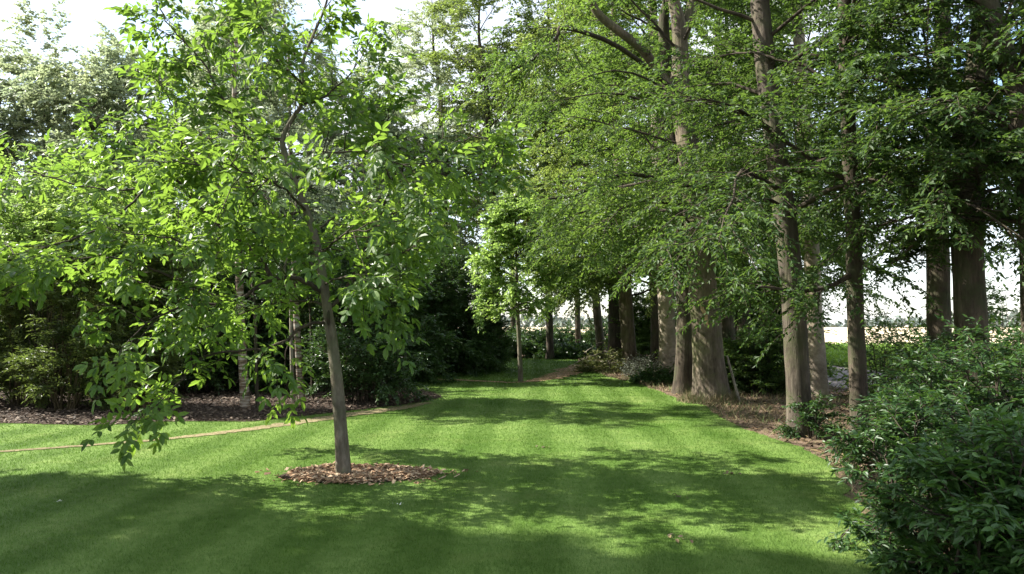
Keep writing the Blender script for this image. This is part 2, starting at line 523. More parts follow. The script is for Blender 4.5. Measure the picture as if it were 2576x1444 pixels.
PATHS = []
PATHS.append(ribbon('path', [(-300, 1152), (0, 1138), (200, 1124), (420, 1106), (600, 1085), (750, 1064), (900, 1042), (1010, 1027), (1080, 1014)],
             [.10, .13, .15, .19, .27, .38, .46, .42, .15], 0.016, M['worn'], 'worn tan line across the lawn in front of the mulch bed', 3))
PATHS.append(ribbon('path', [(1085, 955), (1150, 957), (1220, 960), (1290, 963), (1350, 958), (1400, 947), (1440, 930), (1460, 918)],
             [.2, .4, .3, .25, .5, .8, 1.1, .6], 0.016, M['bare'], 'reddish bare track curving past the small lawn tree', 4))

# ------------------------------------------------------------------ tree growth
def curve_limb(start, d, length, nseg, rg, wob=0.16, up=0.0):
    """a wandering polyline; up < 0 droops towards its end"""
    P = [np.array(start, float)]
    d = nrm(np.array(d, float))
    for i in range(nseg):
        d = nrm(d + rg.normal(0, wob, 3) + np.array([0, 0, up * (i + 1) / nseg]))
        P.append(P[-1] + d * length / nseg)
    return np.array(P)

def point_on(P, t):
    f = t * (len(P) - 1)
    i = min(int(f), len(P) - 2)
    return P[i] + (P[i + 1] - P[i]) * (f - i), nrm(P[i + 1] - P[i])

def side_dir(d, rg, spread, flat=0.75):
    """a direction leaving d sideways, mostly in the horizontal plane"""
    a = np.cross(d, [0, 0, 1.0])
    a = nrm(a + 1e-6) * (1 if rg.random() < 0.5 else -1)
    s = nrm(a * flat + np.array([0, 0, 1.0]) * rg.normal(0, 1 - flat) + rg.normal(0, 0.15, 3))
    return nrm(d * math.cos(spread) + s * math.sin(spread))

def spray(mb, S, D, Ln, rg, per, leafL, leafW, mleaf, mtwig, tw_r=0.003, droop=0.25, tilt=0.45, tmpl=T_SIMPLE, spread=0.85):
    """leafy twigs: arrays of starts, directions, lengths"""
    n = len(S)
    if n == 0: return
    D = nrm(D)
    E = S + D * Ln[:, None] + np.c_[np.zeros((n, 2)), -droop * Ln]
    if tw_r > 0:
        twigs_tri(mb, S, E, tw_r, mtwig)
    t = (np.arange(per) + 0.6) / per
    t = np.clip(t[None] + rg.normal(0, 0.05, (n, per)), 0.02, 1.0)
    P = S[:, None] + D[:, None] * (Ln[:, None] * t)[..., None]
    P[..., 2] -= droop * Ln[:, None] * t * t
    A = nrm(np.cross(D, np.array([0, 0, 1.0])) + 1e-6)
    sgn = np.where(np.arange(per) % 2 == 0, 1.0, -1.0)
    last = (np.arange(per) == per - 1)
    sd = A[:, None] * (sgn * np.where(last, 0.1, 1.0))[None, :, None]
    LD = D[:, None] * (1 - 0.45 * spread) + sd * spread + rg.normal(0, 0.28, (n, per, 3))
    LD[..., 2] -= droop * 0.9
    NN = np.array([0, 0, 1.0]) + rg.normal(0, tilt, (n, per, 3))
    L = leafL * rg.uniform(0.6, 1.2, (n, per))
    W = leafW * rg.uniform(0.7, 1.2, (n, per))
    leaves(mb, P.reshape(-1, 3), LD.reshape(-1, 3), NN.reshape(-1, 3), L.ravel(), W.ravel(), mleaf, tmpl)

def branch_out(mb, limbs, rg, nsub, sublen, ntw, twlen, per, leafL, leafW, mleaf=0, mtwig=1, droop=0.25, tilt=0.45, tmpl=T_SIMPLE, t0=0.2, sub_r=0.008,
               wob=0.14, up=-0.08, density=None):
    S, D, Ln = [], [], []
    for P in limbs:
        L = np.sum(np.linalg.norm(np.diff(P, axis=0), axis=1))
        k = max(2, int(nsub * (0.5 + 0.5 * min(1.5, L / 3.0))))
        for i in range(k):
            t = t0 + (1 - t0) * (i + rg.random()) / k
            p, d = point_on(P, min(t, 0.999))
            sl = sublen * rg.uniform(0.55, 1.15) * (1.1 - 0.45 * t) * min(1.0, 0.4 + L / 4)
            if density is not None and rg.random() > density(p): continue
            sp = curve_limb(p, side_dir(d, rg, rg.uniform(0.5, 1.1)), sl, 4, rg, wob, up)
            tube(mb, sp, np.linspace(sub_r, sub_r * 0.35, 5), 4, mtwig)
            for j in range(ntw):
                tt = 0.12 + 0.88 * (j + rg.random()) / ntw
                q, e = point_on(sp, min(tt, 0.999))
                S.append(q); D.append(side_dir(e, rg, rg.uniform(0.25, 1.0), 0.7)); Ln.append(twlen * rg.uniform(0.6, 1.25))
            S.append(sp[-1]); D.append(nrm(sp[-1] - sp[-2])); Ln.append(twlen)
        S.append(P[-1]); D.append(nrm(P[-1] - P[-2])); Ln.append(twlen)
    spray(mb, np.array(S), np.array(D), np.array(Ln), rg, per, leafL, leafW, mleaf, mtwig, 0.0028, droop, tilt, tmpl)

GROUP_ROW = 'tall trees in the row along the dirt track'

def row_edge(p):
    """the crowns of the row reach over the lawn only high up"""
    lim = np.interp(p[2], [0, 3, 6, 7.5, 11], [1.7, 1.3, 0.1, -1.4, -4])
    return 1.0 if p[0] > lim else 0.0

def fork_gap(p):
    if p[2] > 5.4 and 1.2 < p[0] < 4.6 and p[1] < 15.9 and 1.7 * p[2] > p[0] * 1.1: return 0.12
    return row_edge(p)

def near_gap(p):
    if p[2] > 4.1 and p[0] < 3.3: return 0.10
    return row_edge(p)

def row_tree(label, pix, d, widths, H, bark, leaf, seed, zlo, nl=20, llen=3.2, nsub=8, sublen=1.5, ntw=7, twlen=0.34, per=11, lL=.075, lW=.03, flare=(0.3, 0.25),
             group=GROUP_ROW, name='row_tree', forks=(), extra=(), azb=None, lump=0.03, up0=0.35, droop_l=-0.22, kids=None, tmpl=T_SIMPLE, cat='tree', density='row', dens=2.2, zexp=1.4, taper=0.55):
    if density == 'row':
        density = row_edge if group in (GROUP_ROW, 'trees in the second line behind the row') else None
    """pix: trunk outline centre line in the photo at distance d, carried on upwards to height H"""
    rg = np.random.default_rng(seed)
    lL, lW = (lL * 1.25, lW * 1.4) if d < 17 else (lL * 1.3, lW * 1.55)
    nsub = int(round(nsub * dens))
    P = [at(px, py, d) for px, py in pix]
    P[0][2] = 0.0
    rad = [w / FPX * d / 2 for w in widths]
    if P[-1][2] < H:
        dirn = nrm(nrm(P[-1] - P[-2]) + np.array([0, 0, 0.8]))
        z0 = P[-1][2]; r0 = rad[-1]
        n = 4
        for k in range(1, n + 1):
            P.append(P[-1] + dirn * (H - z0) / n / max(dirn[2], .3) + rg.normal(0, 0.12, 3) * [1, 1, 0])
            rad.append(r0 * (1 - 0.85 * k / n))
    P = np.array(P)
    base = P[0].copy()
    root = thing(name, label, cat, base, group)
    TP, TR = smooth_path(P, rad, 6)
    TP[0][2] = -0.06
    mb = MB()
    tube(mb, TP, TR, 18, 0, lump, flare, seed)
    mb.build('trunk', M[bark], root, base)
    limbs = []
    for f in forks:
        fp = [at(px, py, d + dd) for px, py, dd in f['pix']]
        fr = [w / FPX * d / 2 for w in f['w']]
        fp, fr = smooth_path(fp, fr, 5)
        mb = MB(); tube(mb, fp, fr, 12, 0, lump, None, seed + 3)
        mb.build('limb', M[f.get('bark', bark)], root, base)
        limbs.append(fp[2:])
    cr = MB()
    lm = MB()
    g = rg.uniform(0, 6.28)
    zs = TP[:, 2]
    thick = []
    for i in range(nl):
        t = (i + rg.random() * 0.8) / nl
        z = zlo + (min(H, zs[-1]) - zlo) * t ** zexp * 0.97
        k = int(np.searchsorted(zs, z)); k = min(max(k, 1), len(TP) - 1)
        p = TP[k]
        az = g + i * 2.39996 + rg.normal(0, 0.3)
        if azb is not None and rg.random() < azb[1]:
            az = azb[0] + rg.normal(0, 0.7)
        L = llen * rg.uniform(0.75, 1.15) * (1 - taper * t)
        dirv = np.array([math.cos(az), math.sin(az), up0 * rg.uniform(0.4, 1.6) + 0.5 * t])
        lp = curve_limb(p, dirv, L, 7, rg, 0.13, droop_l * (1 - 0.6 * t))
        limbs.append(lp)
        lr = np.linspace(min(TR[k] * 0.4, 0.012 + 0.008 * L), 0.005, len(lp))
        thick.append((lp, lr))
    own = d < 17.9
    lmat = M['twig_bark'] if bark != 'pale_bark' else M['ash_bark_dark']
    for lp, lr in thick:
        if own:
            one = MB(); tube(one, lp, lr, 6, 0); one.build('limb', lmat, root, base)
        else:
            tube(lm, lp, lr, 6, 0)
    for e in extra:
        ep = [at(px, py, d + dd) for px, py, dd in e['pix']]
        er = [w / FPX * d / 2 for w in e['w']]
        ep, er = smooth_path(ep, er, 4)
        mb = MB(); tube(mb, ep, er, 8, 0, 0.02)
        mb.build('limb', M[e.get('bark', bark)], root, base)
        limbs.append(ep)
    if thick and not own:
        lm.build('branches', lmat, root, base)
    branch_out(cr, limbs, rg, nsub, sublen, ntw, twlen, per, lL, lW, 0, 1, 0.25, 0.62, tmpl, 0.2, density=density)
    cr.build('crown', [M[leaf], M['twig_bark']], root, base)
    if kids: kids(root, base, TP, TR)
    return root

# ------------------------------------------------------------------ the young walnut in front
def pinnate(mb, S, D, N, Ln, rg, pairs, lL, lW, mleaf, mtwig, tmpl):
    """compound leaves: S starts, D directions, N up, Ln rachis lengths"""
    n = len(S)
    D = nrm(D)
    A = nrm(np.cross(N, D)); N = np.cross(D, A)
    E = S + D * Ln[:, None]; E[:, 2] -= 0.28 * Ln
    twigs_tri(mb, S, E, 0.0022, mtwig)
    for k in range(pairs):
        t = 0.32 + 0.62 * k / max(1, pairs - 1)
        P = S + D * (Ln * t)[:, None]; P[:, 2] -= 0.28 * Ln * t * t
        sc = 0.72 + 0.4 * t
        for sg in (1, -1):
            ld = A * sg * 0.85 + D * 0.55 + rg.normal(0, 0.16, (n, 3)); ld[:, 2] -= 0.25
            nn = N + A * sg * (-0.25) + rg.normal(0, 0.25, (n, 3))
            leaves(mb, P, ld, nn, lL * sc * rg.uniform(0.65, 1.25, n), lW * sc * rg.uniform(0.7, 1.2, n), mleaf, tmpl)
    td = D.copy() + rg.normal(0, 0.12, (n, 3)); td[:, 2] -= 0.45
    leaves(mb, E, td, N + rg.normal(0, 0.2, (n, 3)), lL * 1.25 * rg.uniform(0.85, 1.15, n), lW * 1.2 * rg.uniform(0.85, 1.15, n), mleaf, tmpl)

def walnut():
    d0 = 8.04
    rg = np.random.default_rng(11)
    root_p = at(864, 1190, d0); root_p[2] = 0
    root = thing('walnut_tree', 'young walnut tree with bright glowing leaves in a round patch of wood chips', 'tree', root_p)
    tp = [(864, 1192), (858, 1090), (848, 960), (836, 860), (823, 770), (811, 690), (791, 590), (770, 530), (742, 450), (716, 385), (712, 345), (735, 300), (757, 265), (765, 215),
          (762, 160), (785, 95), (815, 25), (838, -60), (850, -110)]
    tw = [40, 34, 30, 28, 24, 22, 18, 19, 16, 15, 12, 11, 10, 9, 8, 7, 6, 4, 2]
    P = [at(px, py, d0) for px, py in tp]
    TP, TR = smooth_path(P, [w / FPX * d0 / 2 for w in tw], 5)
    TP[0][2] = -0.05
    mb = MB(); tube(mb, TP, TR, 16, 0, 0.035, (0.14, 0.10), 3)
    trunk = mb.build('trunk', M['walnut_bark'], root, root_p)
    # dark healed wound on the trunk
    sc = MB()
    c = at(826, 800, d0 - 0.062)
    th = np.linspace(0, 2 * math.pi, 14, endpoint=False)
    ring = np.stack([c + np.array([0.020 * math.cos(a), 0.006 * abs(math.sin(a)) , 0.085 * math.sin(a)]) for a in th])
    sc.add(np.vstack([ring, c + np.array([0, -0.012, 0])]), np.array([[i, (i + 1) % 14, 14] for i in range(14)]), 0, True)
    sc.build('wound', M['ash_bark_dark'], root, root_p)
    LB = [
        # pixels with depth offset, width px at start
        ([(811, 735, 0), (750, 702, -.15), (686, 702, -.3), (620, 742, -.45), (560, 764, -.55), (470, 770, -.7), (390, 800, -.85), (330, 850, -1.0)], 13),
        ([(686, 702, -.3), (655, 655, -.25), (600, 600, -.2), (540, 560, -.15), (500, 520, -.1), (458, 472, 0), (440, 452, 0), (370, 470, .1), (300, 478, .2), (200, 466, .3), (110, 440, .35), (40, 430, .4)], 11),
        ([(458, 472, 0), (450, 400, .1), (455, 330, .2), (430, 260, .3), (400, 200, .35)], 7),
        ([(560, 760, -.55), (500, 728, -.65), (420, 690, -.8), (340, 660, -.95), (240, 640, -1.1), (150, 650, -1.2)], 8),
        ([(824, 812, 0), (765, 818, -.15), (700, 866, -.3), (620, 882, -.4), (530, 892, -.5), (470, 935, -.55), (430, 1000, -.6), (400, 1050, -.6)], 9),
        ([(822, 780, 0), (868, 735, .1), (905, 652, .2), (950, 556, .3), (985, 465, .35), (1010, 416, .4), (1080, 386, .45), (1170, 350, .5), (1240, 350, .55)], 11),
        ([(1010, 416, .4), (1090, 436, .3), (1170, 445, .2), (1240, 430, .15)], 6),
        ([(985, 465, .35), (960, 400, .1), (950, 340, 0), (975, 290, -.1)], 5),
        ([(712, 350, 0), (650, 350, .1), (605, 330, .2), (565, 255, .3), (520, 170, .4), (460, 100, .5), (410, 40, .55), (390, -30, .6)], 9),
        ([(742, 450, 0), (670, 462, -.2), (600, 440, -.4), (520, 420, -.6), (430, 400, -.8)], 7),
        ([(770, 530, 0), (700, 545, .3), (620, 540, .6), (540, 500, .9), (460, 480, 1.2), (380, 440, 1.4)], 8),
        ([(757, 265, 0), (820, 240, .1), (880, 190, .2), (900, 120, .3)], 6),
        ([(745, 450, 0), (810, 400, -.3), (880, 380, -.6), (950, 390, -.9), (1030, 420, -1.1)], 7),
        ([(765, 215, 0), (700, 150, -.3), (660, 80, -.4), (640, 0, -.5)], 6),
        ([(762, 160, 0), (700, 90, .3), (620, 40, .5), (540, -10, .6)], 5),
        ([(791, 590, 0), (820, 560, .4), (870, 530, .9), (920, 520, 1.4), (960, 530, 1.8)], 7),
        ([(800, 640, 0), (830, 620, -.4), (870, 590, -.8), (930, 580, -1.1)], 7),
        ([(811, 690, 0), (760, 640, .5), (690, 600, 1.0), (610, 580, 1.5), (520, 600, 1.9)], 8),
        ([(823, 770, 0), (780, 760, .5), (700, 760, 1.0), (600, 790, 1.4), (500, 820, 1.7)], 8),
        ([(770, 530, 0), (720, 480, -.6), (650, 440, -1.1), (560, 410, -1.5)], 7),
        ([(815, 715, 0), (860, 700, -.4), (905, 700, -.8), (960, 715, -1.0)], 6),
        ([(905, 652, .2), (950, 640, -.1), (1000, 640, -.3), (1040, 620, -.4)], 6),
        ([(950, 556, .3), (1000, 530, .8), (1050, 500, 1.2), (1100, 470, 1.5)], 6),
        ([(370, 470, .1), (300, 540, -.2), (220, 590, -.4), (120, 620, -.5), (30, 640, -.6)], 6),
        ([(600, 600, -.2), (520, 620, -.6), (430, 600, -1.0), (330, 590, -1.3)], 6),
        ([(716, 385, 0), (640, 400, .5), (560, 360, .9), (480, 330, 1.2), (380, 310, 1.3), (280, 330, 1.4)], 8),
    ]
    limbs = []
    for pix, w in LB:
        lp = np.array([at(px, py, d0 + dd) for px, py, dd in pix])
        lr = np.linspace(w, 2.5, len(lp)) / FPX * d0 / 2
        lp, lr = smooth_path(lp, lr, 4)
        lp[2:-1] += rg.normal(0, 0.008, lp[2:-1].shape)
        mb = MB(); tube(mb, lp, lr, 8, 0, 0.02)
        mb.build('limb', M['twig_bark'], root, root_p)
        limbs.append(lp)
    cr = MB()
    S, D = [], []
    def add_shoots(P, n, t0):
        for i in range(n):
            t = t0 + (1 - t0) * (i + rg.random()) / n
            p, dr = point_on(P, min(t, .999))
            S.append(p); D.append(side_dir(dr, rg, rg.uniform(0.4, 1.2), 0.6))
    for P in limbs + [TP[40:]]:
        L = np.sum(np.linalg.norm(np.diff(P, axis=0), axis=1))
        k = int(4 + L * 4.2)
        for i in range(k):
            t = 0.18 + 0.82 * (i + rg.random()) / k
            p, dr = point_on(P, min(t, .999))
            dd = side_dir(dr, rg, rg.uniform(0.5, 1.2), 0.55)
            dd = nrm(dd + np.array([0, 0, 0.12]))
            sp = curve_limb(p, dd, rg.uniform(0.25, 0.75), 4, rg, 0.2, -0.05)
            tube(cr, sp, np.linspace(0.006, 0.0028, 5), 4, 1)
            add_shoots(sp, 4, 0.3)
            S.append(sp[-1]); D.append(nrm(sp[-1] - sp[-2]))
        S.append(P[-1]); D.append(nrm(P[-1] - P[-2]))
    S, D = np.array(S), np.array(D)
    keep = S[:, 2] < 6.2
    S, D = S[keep], D[keep]
    S0, D0 = S, D
    for part in (1.0, 0.8):
        pick = rg.random(len(S0)) < part
        S, D = S0[pick], D0[pick]
        n = len(S)
        dd = nrm(D + rg.normal(0, 0.5, (n, 3)) + np.array([0, 0, -0.12]))
        N = np.array([0, 0, 1.0]) + rg.normal(0, 0.45, (n, 3))
        pinnate(cr, S + rg.normal(0, 0.02, (n, 3)), dd, N, rg.uniform(0.16, 0.32, n), rg, 3, 0.098, 0.049, 0, 1, T_FINE)
    cr.build('crown', [M['walnut_leaf'], M['twig_bark']], root, root_p)
    print('walnut leaves', len(S0))
walnut()

def chips(name, pts, rg, size, mat, label, cat, z0=0.012, lift=0.05, kind='stuff', aspect=0.35):
    n = len(pts)
    L = size * rg.uniform(0.4, 1.5, n); W = L * aspect * rg.uniform(0.6, 1.4, n); T = np.full(n, size * 0.09)
    az = rg.uniform(0, 6.28, n)
    D = np.c_[np.cos(az), np.sin(az), rg.normal(0, 0.3, n)]; D = nrm(D)
    N = np.c_[rg.normal(0, .35, (n, 2)), np.ones(n)]
    S = nrm(np.cross(N, D)); N = np.cross(D, S)
    C = np.c_[pts, z0 + lift * rg.random(n) ** 2] if np.shape(pts)[1] == 2 else np.asarray(pts)
    V = []
    for sx, sy, sz in [(-1, -1, -1), (1, -1, -1), (1, 1, -1), (-1, 1, -1), (-1, -1, 1), (1, -1, 1), (1, 1, 1), (-1, 1, 1)]:
        V.append(C + D * (sx * L / 2)[:, None] + S * (sy * W / 2)[:, None] + N * (sz * T / 2)[:, None])
    V = np.stack(V, 1).reshape(-1, 3)
    f = np.array([[0, 3, 2, 1], [4, 5, 6, 7], [0, 1, 5, 4], [1, 2, 6, 5], [2, 3, 7, 6], [3, 0, 4, 7]])
    F = (f[None] + (np.arange(n) * 8)[:, None, None]).reshape(-1, 4)
    mb = MB(); mb.add(V, F)
    return tag(mb.build(name, mat), label, cat, kind=kind)

rg = np.random.default_rng(21)
c0, c1 = np.array(gnd(724, 1196)), np.array(gnd(1100, 1205))
cc = np.array(gnd(895, 1198))
n = 3600
a = rg.uniform(0, 6.28, n); rr = rg.random(n) ** 0.55
stray = rg.random(n) < 0.05
rr = np.where(stray, 1 + 0.55 * rg.random(n) ** 2.2, rr)
rx = np.where(np.cos(a) > 0, 0.80, 0.72)
rim = 1 + 0.10 * np.sin(3 * a + 1) + 0.07 * np.sin(7 * a)
chip_xy = np.c_[cc[0] + rr * rim * rx * np.cos(a), cc[1] + rr * rim * 0.40 * np.sin(a)]
hump = np.where(stray, 0.004, 1) * 0.055 * np.exp(-((rr - 0.75) / 0.25) ** 2) + 0.015
chips('wood_chips', np.c_[chip_xy, 0.014 + hump * rg.random(n)], rg, 0.046, M['chips'], 'ring of tan wood chips around the foot of the young walnut', 'wood chips')
sheet('soil_ring', [(cc[0] + 0.80 * math.cos(t), cc[1] + 0.40 * math.sin(t)) for t in np.linspace(0, 6.28, 40)[:-1]], 0.013, M['mulch'], 'bare dark soil under the wood chips around the walnut', 'soil', 0.02, 0.1)

# ------------------------------------------------------------------ the row on the right
def scar(root, base, TP, TR):
    mb = MB()
    d = 15.7 - 0.335
    L = [(1761, 752), (1766, 765), (1768, 778), (1776, 790), (1778, 806), (1786, 828)]
    W = [3, 7, 9, 12, 9, 2]
    pts = np.array([at(px, py, d) for px, py in L])
    w = np.array(W) / FPX * d / 2
    th = np.linspace(0, math.pi, 5)
    V = []
    for p, r in zip(pts, w):
        for t in th:
            V.append(p + np.array([r * math.cos(t), -0.02 * math.sin(t) + 0.03, 0.0]))
    F = [[i * 5 + j, i * 5 + j + 1, i * 5 + 6 + j, i * 5 + 5 + j] for i in range(len(pts) - 1) for j in range(4)]
    mb.add(V, F, 0, True)
    mb.build('bark_scar', M['scar_wood'], root, base)

row_tree('thickest trunk of the row with a pale torn bark scar and a forked top',
         [(1790, 1012), (1786, 940), (1777, 830), (1768, 720), (1757, 600), (1742, 450), (1726, 330), (1712, 240), (1712, 150), (1707, 60), (1692, -10)], 15.7,
         [92, 82, 76, 70, 64, 58, 54, 50, 42, 36, 30], 13.5, 'ash_bark', 'ash_leaf', 101, 3.4, nl=26, llen=4.2, nsub=11, sublen=1.7, ntw=8,
         flare=(0.38, 0.30), azb=(math.pi * 1.05, 0.35), kids=scar, density=fork_gap,
         forks=[{'pix': [(1712, 250, 0), (1655, 180, 0), (1618, 128, -.2), (1570, 88, -.4), (1510, 40, -.6), (1485, -5, -.7), (1470, -70, -.8)], 'w': [30, 27, 24, 22, 20, 19, 17]},
                {'pix': [(1711, 110, 0), (1730, 60, .1), (1742, 0, .2), (1755, -80, .3)], 'w': [30, 28, 26, 22]}],
         extra=[{'pix': [(1712, 240, 0), (1560, 120, -2.2), (1420, 70, -2.6), (1400, 95, -2.7), (1340, 150, -2.8), (1290, 175, -2.9)], 'w': [12, 10, 9, 8, 7, 4], 'bark': 'twig_bark'},
                {'pix': [(1745, 470, 0), (1660, 450, -.8), (1560, 440, -1.6), (1450, 490, -2.2), (1380, 500, -2.6)], 'w': [14, 11, 9, 6, 4], 'bark': 'twig_bark'}])
row_tree('grey brown trunk standing nearest the lawn with leafy sprouts at its foot',
         [(2012, 1094), (2010, 1000), (2001, 850), (1992, 720), (1980, 600), (1966, 480), (1946, 330), (1930, 200), (1916, 60), (1908, -60)], 10.95,
         [64, 60, 58, 56, 54, 52, 50, 50, 48, 46], 12, 'grey_bark', 'ash_leaf_shaded', 102, 3.1, nl=22, llen=3.4, nsub=10, sublen=1.5, ntw=8, twlen=.32, lL=.07, lW=.027,
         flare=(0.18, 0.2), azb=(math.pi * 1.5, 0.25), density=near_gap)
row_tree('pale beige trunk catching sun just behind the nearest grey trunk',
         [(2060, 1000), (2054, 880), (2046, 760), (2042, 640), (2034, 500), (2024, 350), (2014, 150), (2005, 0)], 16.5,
         [46, 42, 41, 40, 38, 35, 30, 26], 13, 'pale_bark', 'ash_leaf_shaded', 103, 3.4, azb=(-math.pi / 2, 0.35), nl=26, llen=3.2, nsub=9, ntw=7, flare=(0.2, 0.2))
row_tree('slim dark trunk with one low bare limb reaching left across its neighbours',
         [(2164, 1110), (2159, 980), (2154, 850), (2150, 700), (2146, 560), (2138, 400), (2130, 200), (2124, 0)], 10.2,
         [48, 45, 42, 40, 38, 36, 34, 30], 11, 'ash_bark_dark', 'ash_leaf_shaded', 104, 3.2, azb=(-math.pi / 2, 0.35), dens=2.8, nl=24, llen=2.8, nsub=9, sublen=1.3, ntw=7, twlen=.3, lL=.068, lW=.028, flare=(0.2, 0.2),
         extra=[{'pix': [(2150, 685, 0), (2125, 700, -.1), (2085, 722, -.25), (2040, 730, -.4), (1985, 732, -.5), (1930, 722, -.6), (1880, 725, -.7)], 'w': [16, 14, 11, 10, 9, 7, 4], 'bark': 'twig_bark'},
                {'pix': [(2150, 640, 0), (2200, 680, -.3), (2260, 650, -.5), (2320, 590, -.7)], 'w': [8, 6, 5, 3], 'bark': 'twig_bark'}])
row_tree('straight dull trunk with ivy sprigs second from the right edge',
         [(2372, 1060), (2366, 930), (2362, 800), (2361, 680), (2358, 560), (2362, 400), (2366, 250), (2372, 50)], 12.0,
         [58, 56, 54, 52, 50, 48, 44, 38], 12, 'ash_bark_dark', 'ash_leaf_shaded', 105, 3.0, azb=(-math.pi / 2, 0.4), dens=2.6, nl=26, llen=3.0, nsub=9, sublen=1.4, ntw=7, flare=(0.2, 0.2))
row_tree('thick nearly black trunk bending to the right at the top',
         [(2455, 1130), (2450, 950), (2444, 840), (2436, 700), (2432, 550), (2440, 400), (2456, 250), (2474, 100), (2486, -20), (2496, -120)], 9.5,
         [82, 80, 76, 72, 72, 72, 68, 62, 56, 50], 10, 'ash_bark_dark', 'ash_leaf_shaded', 106, 2.9, azb=(-math.pi / 2, 0.4), dens=2.6, nl=24, llen=2.6, nsub=9, sublen=1.3, ntw=7, twlen=.3, lL=.07, lW=.028, flare=(0.2, 0.2))
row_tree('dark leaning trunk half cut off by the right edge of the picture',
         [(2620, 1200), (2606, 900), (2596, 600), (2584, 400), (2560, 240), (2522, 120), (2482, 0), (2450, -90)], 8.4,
         [62, 58, 54, 50, 48, 46, 44, 40], 8.5, 'ash_bark_dark', 'ash_leaf_shaded', 107, 2.5, nl=16, llen=2.2, nsub=8, sublen=1.1, ntw=7, twlen=.28, lL=.068, lW=.028, flare=(0.2, 0.2))
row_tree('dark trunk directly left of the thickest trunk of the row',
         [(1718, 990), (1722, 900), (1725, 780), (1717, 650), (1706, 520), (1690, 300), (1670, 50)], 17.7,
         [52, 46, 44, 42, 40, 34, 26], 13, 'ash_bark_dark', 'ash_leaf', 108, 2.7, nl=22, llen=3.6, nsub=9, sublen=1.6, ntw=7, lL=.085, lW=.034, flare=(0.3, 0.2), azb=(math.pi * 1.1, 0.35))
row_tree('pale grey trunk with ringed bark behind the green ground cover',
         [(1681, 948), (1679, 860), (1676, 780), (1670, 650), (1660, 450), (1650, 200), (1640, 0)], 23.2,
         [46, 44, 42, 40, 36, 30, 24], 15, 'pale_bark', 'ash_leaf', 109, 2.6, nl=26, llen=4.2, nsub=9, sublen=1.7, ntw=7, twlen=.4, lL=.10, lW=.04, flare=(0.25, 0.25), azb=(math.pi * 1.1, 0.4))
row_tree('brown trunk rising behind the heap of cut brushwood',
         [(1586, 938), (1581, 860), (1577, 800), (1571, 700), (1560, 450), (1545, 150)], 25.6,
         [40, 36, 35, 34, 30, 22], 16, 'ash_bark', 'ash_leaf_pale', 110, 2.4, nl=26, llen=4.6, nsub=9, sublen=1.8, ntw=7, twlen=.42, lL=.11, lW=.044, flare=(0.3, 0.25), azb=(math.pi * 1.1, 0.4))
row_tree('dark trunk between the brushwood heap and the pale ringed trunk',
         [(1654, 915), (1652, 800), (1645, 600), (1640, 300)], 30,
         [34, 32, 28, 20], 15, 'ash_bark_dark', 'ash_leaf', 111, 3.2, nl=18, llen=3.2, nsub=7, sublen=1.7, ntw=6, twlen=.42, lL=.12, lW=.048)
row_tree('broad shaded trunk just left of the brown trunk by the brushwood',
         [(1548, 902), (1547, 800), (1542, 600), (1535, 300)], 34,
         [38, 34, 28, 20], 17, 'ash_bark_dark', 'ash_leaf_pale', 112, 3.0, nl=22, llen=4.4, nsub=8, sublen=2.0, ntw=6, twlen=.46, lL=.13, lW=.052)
row_tree('slightly leaning trunk at the far left end of the row',
         [(1515, 900), (1508, 840), (1500, 760), (1485, 560), (1465, 300)], 36,
         [24, 22, 21, 18, 14], 18, 'ash_bark', 'ash_leaf_pale', 113, 3.2, nl=24, llen=5.0, nsub=8, sublen=2.2, ntw=6, twlen=.48, lL=.14, lW=.055)
GF = 'trees at the far end of the lawn'
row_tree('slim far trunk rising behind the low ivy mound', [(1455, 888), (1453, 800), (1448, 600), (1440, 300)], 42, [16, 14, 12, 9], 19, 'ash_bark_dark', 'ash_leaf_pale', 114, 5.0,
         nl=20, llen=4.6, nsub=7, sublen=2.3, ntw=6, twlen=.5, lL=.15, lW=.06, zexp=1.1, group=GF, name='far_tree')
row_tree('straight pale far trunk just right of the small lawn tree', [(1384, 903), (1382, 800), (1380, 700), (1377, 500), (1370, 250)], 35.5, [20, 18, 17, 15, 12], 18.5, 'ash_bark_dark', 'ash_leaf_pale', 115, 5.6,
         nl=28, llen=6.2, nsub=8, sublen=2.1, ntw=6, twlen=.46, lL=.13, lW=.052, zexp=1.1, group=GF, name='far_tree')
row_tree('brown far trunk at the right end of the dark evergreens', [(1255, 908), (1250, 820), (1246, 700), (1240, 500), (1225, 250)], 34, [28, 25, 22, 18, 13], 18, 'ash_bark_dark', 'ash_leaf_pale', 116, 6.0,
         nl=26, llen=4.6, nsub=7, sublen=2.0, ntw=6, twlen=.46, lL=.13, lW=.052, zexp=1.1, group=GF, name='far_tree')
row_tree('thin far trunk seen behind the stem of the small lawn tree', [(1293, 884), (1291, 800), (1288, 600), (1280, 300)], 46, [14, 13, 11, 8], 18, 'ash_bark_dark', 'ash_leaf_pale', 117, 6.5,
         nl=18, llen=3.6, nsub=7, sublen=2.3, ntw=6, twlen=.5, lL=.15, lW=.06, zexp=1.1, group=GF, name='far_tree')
row_tree('tall far tree whose crown edges the patch of open sky', [(1130, 905), (1128, 800), (1120, 600), (1110, 300)], 36, [24, 22, 18, 13], 18, 'ash_bark_dark', 'birch_leaf_glare', 118, 4.5,
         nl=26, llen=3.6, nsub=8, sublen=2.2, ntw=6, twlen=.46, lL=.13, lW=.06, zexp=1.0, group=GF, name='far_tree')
GB = 'trees in the second line behind the row'
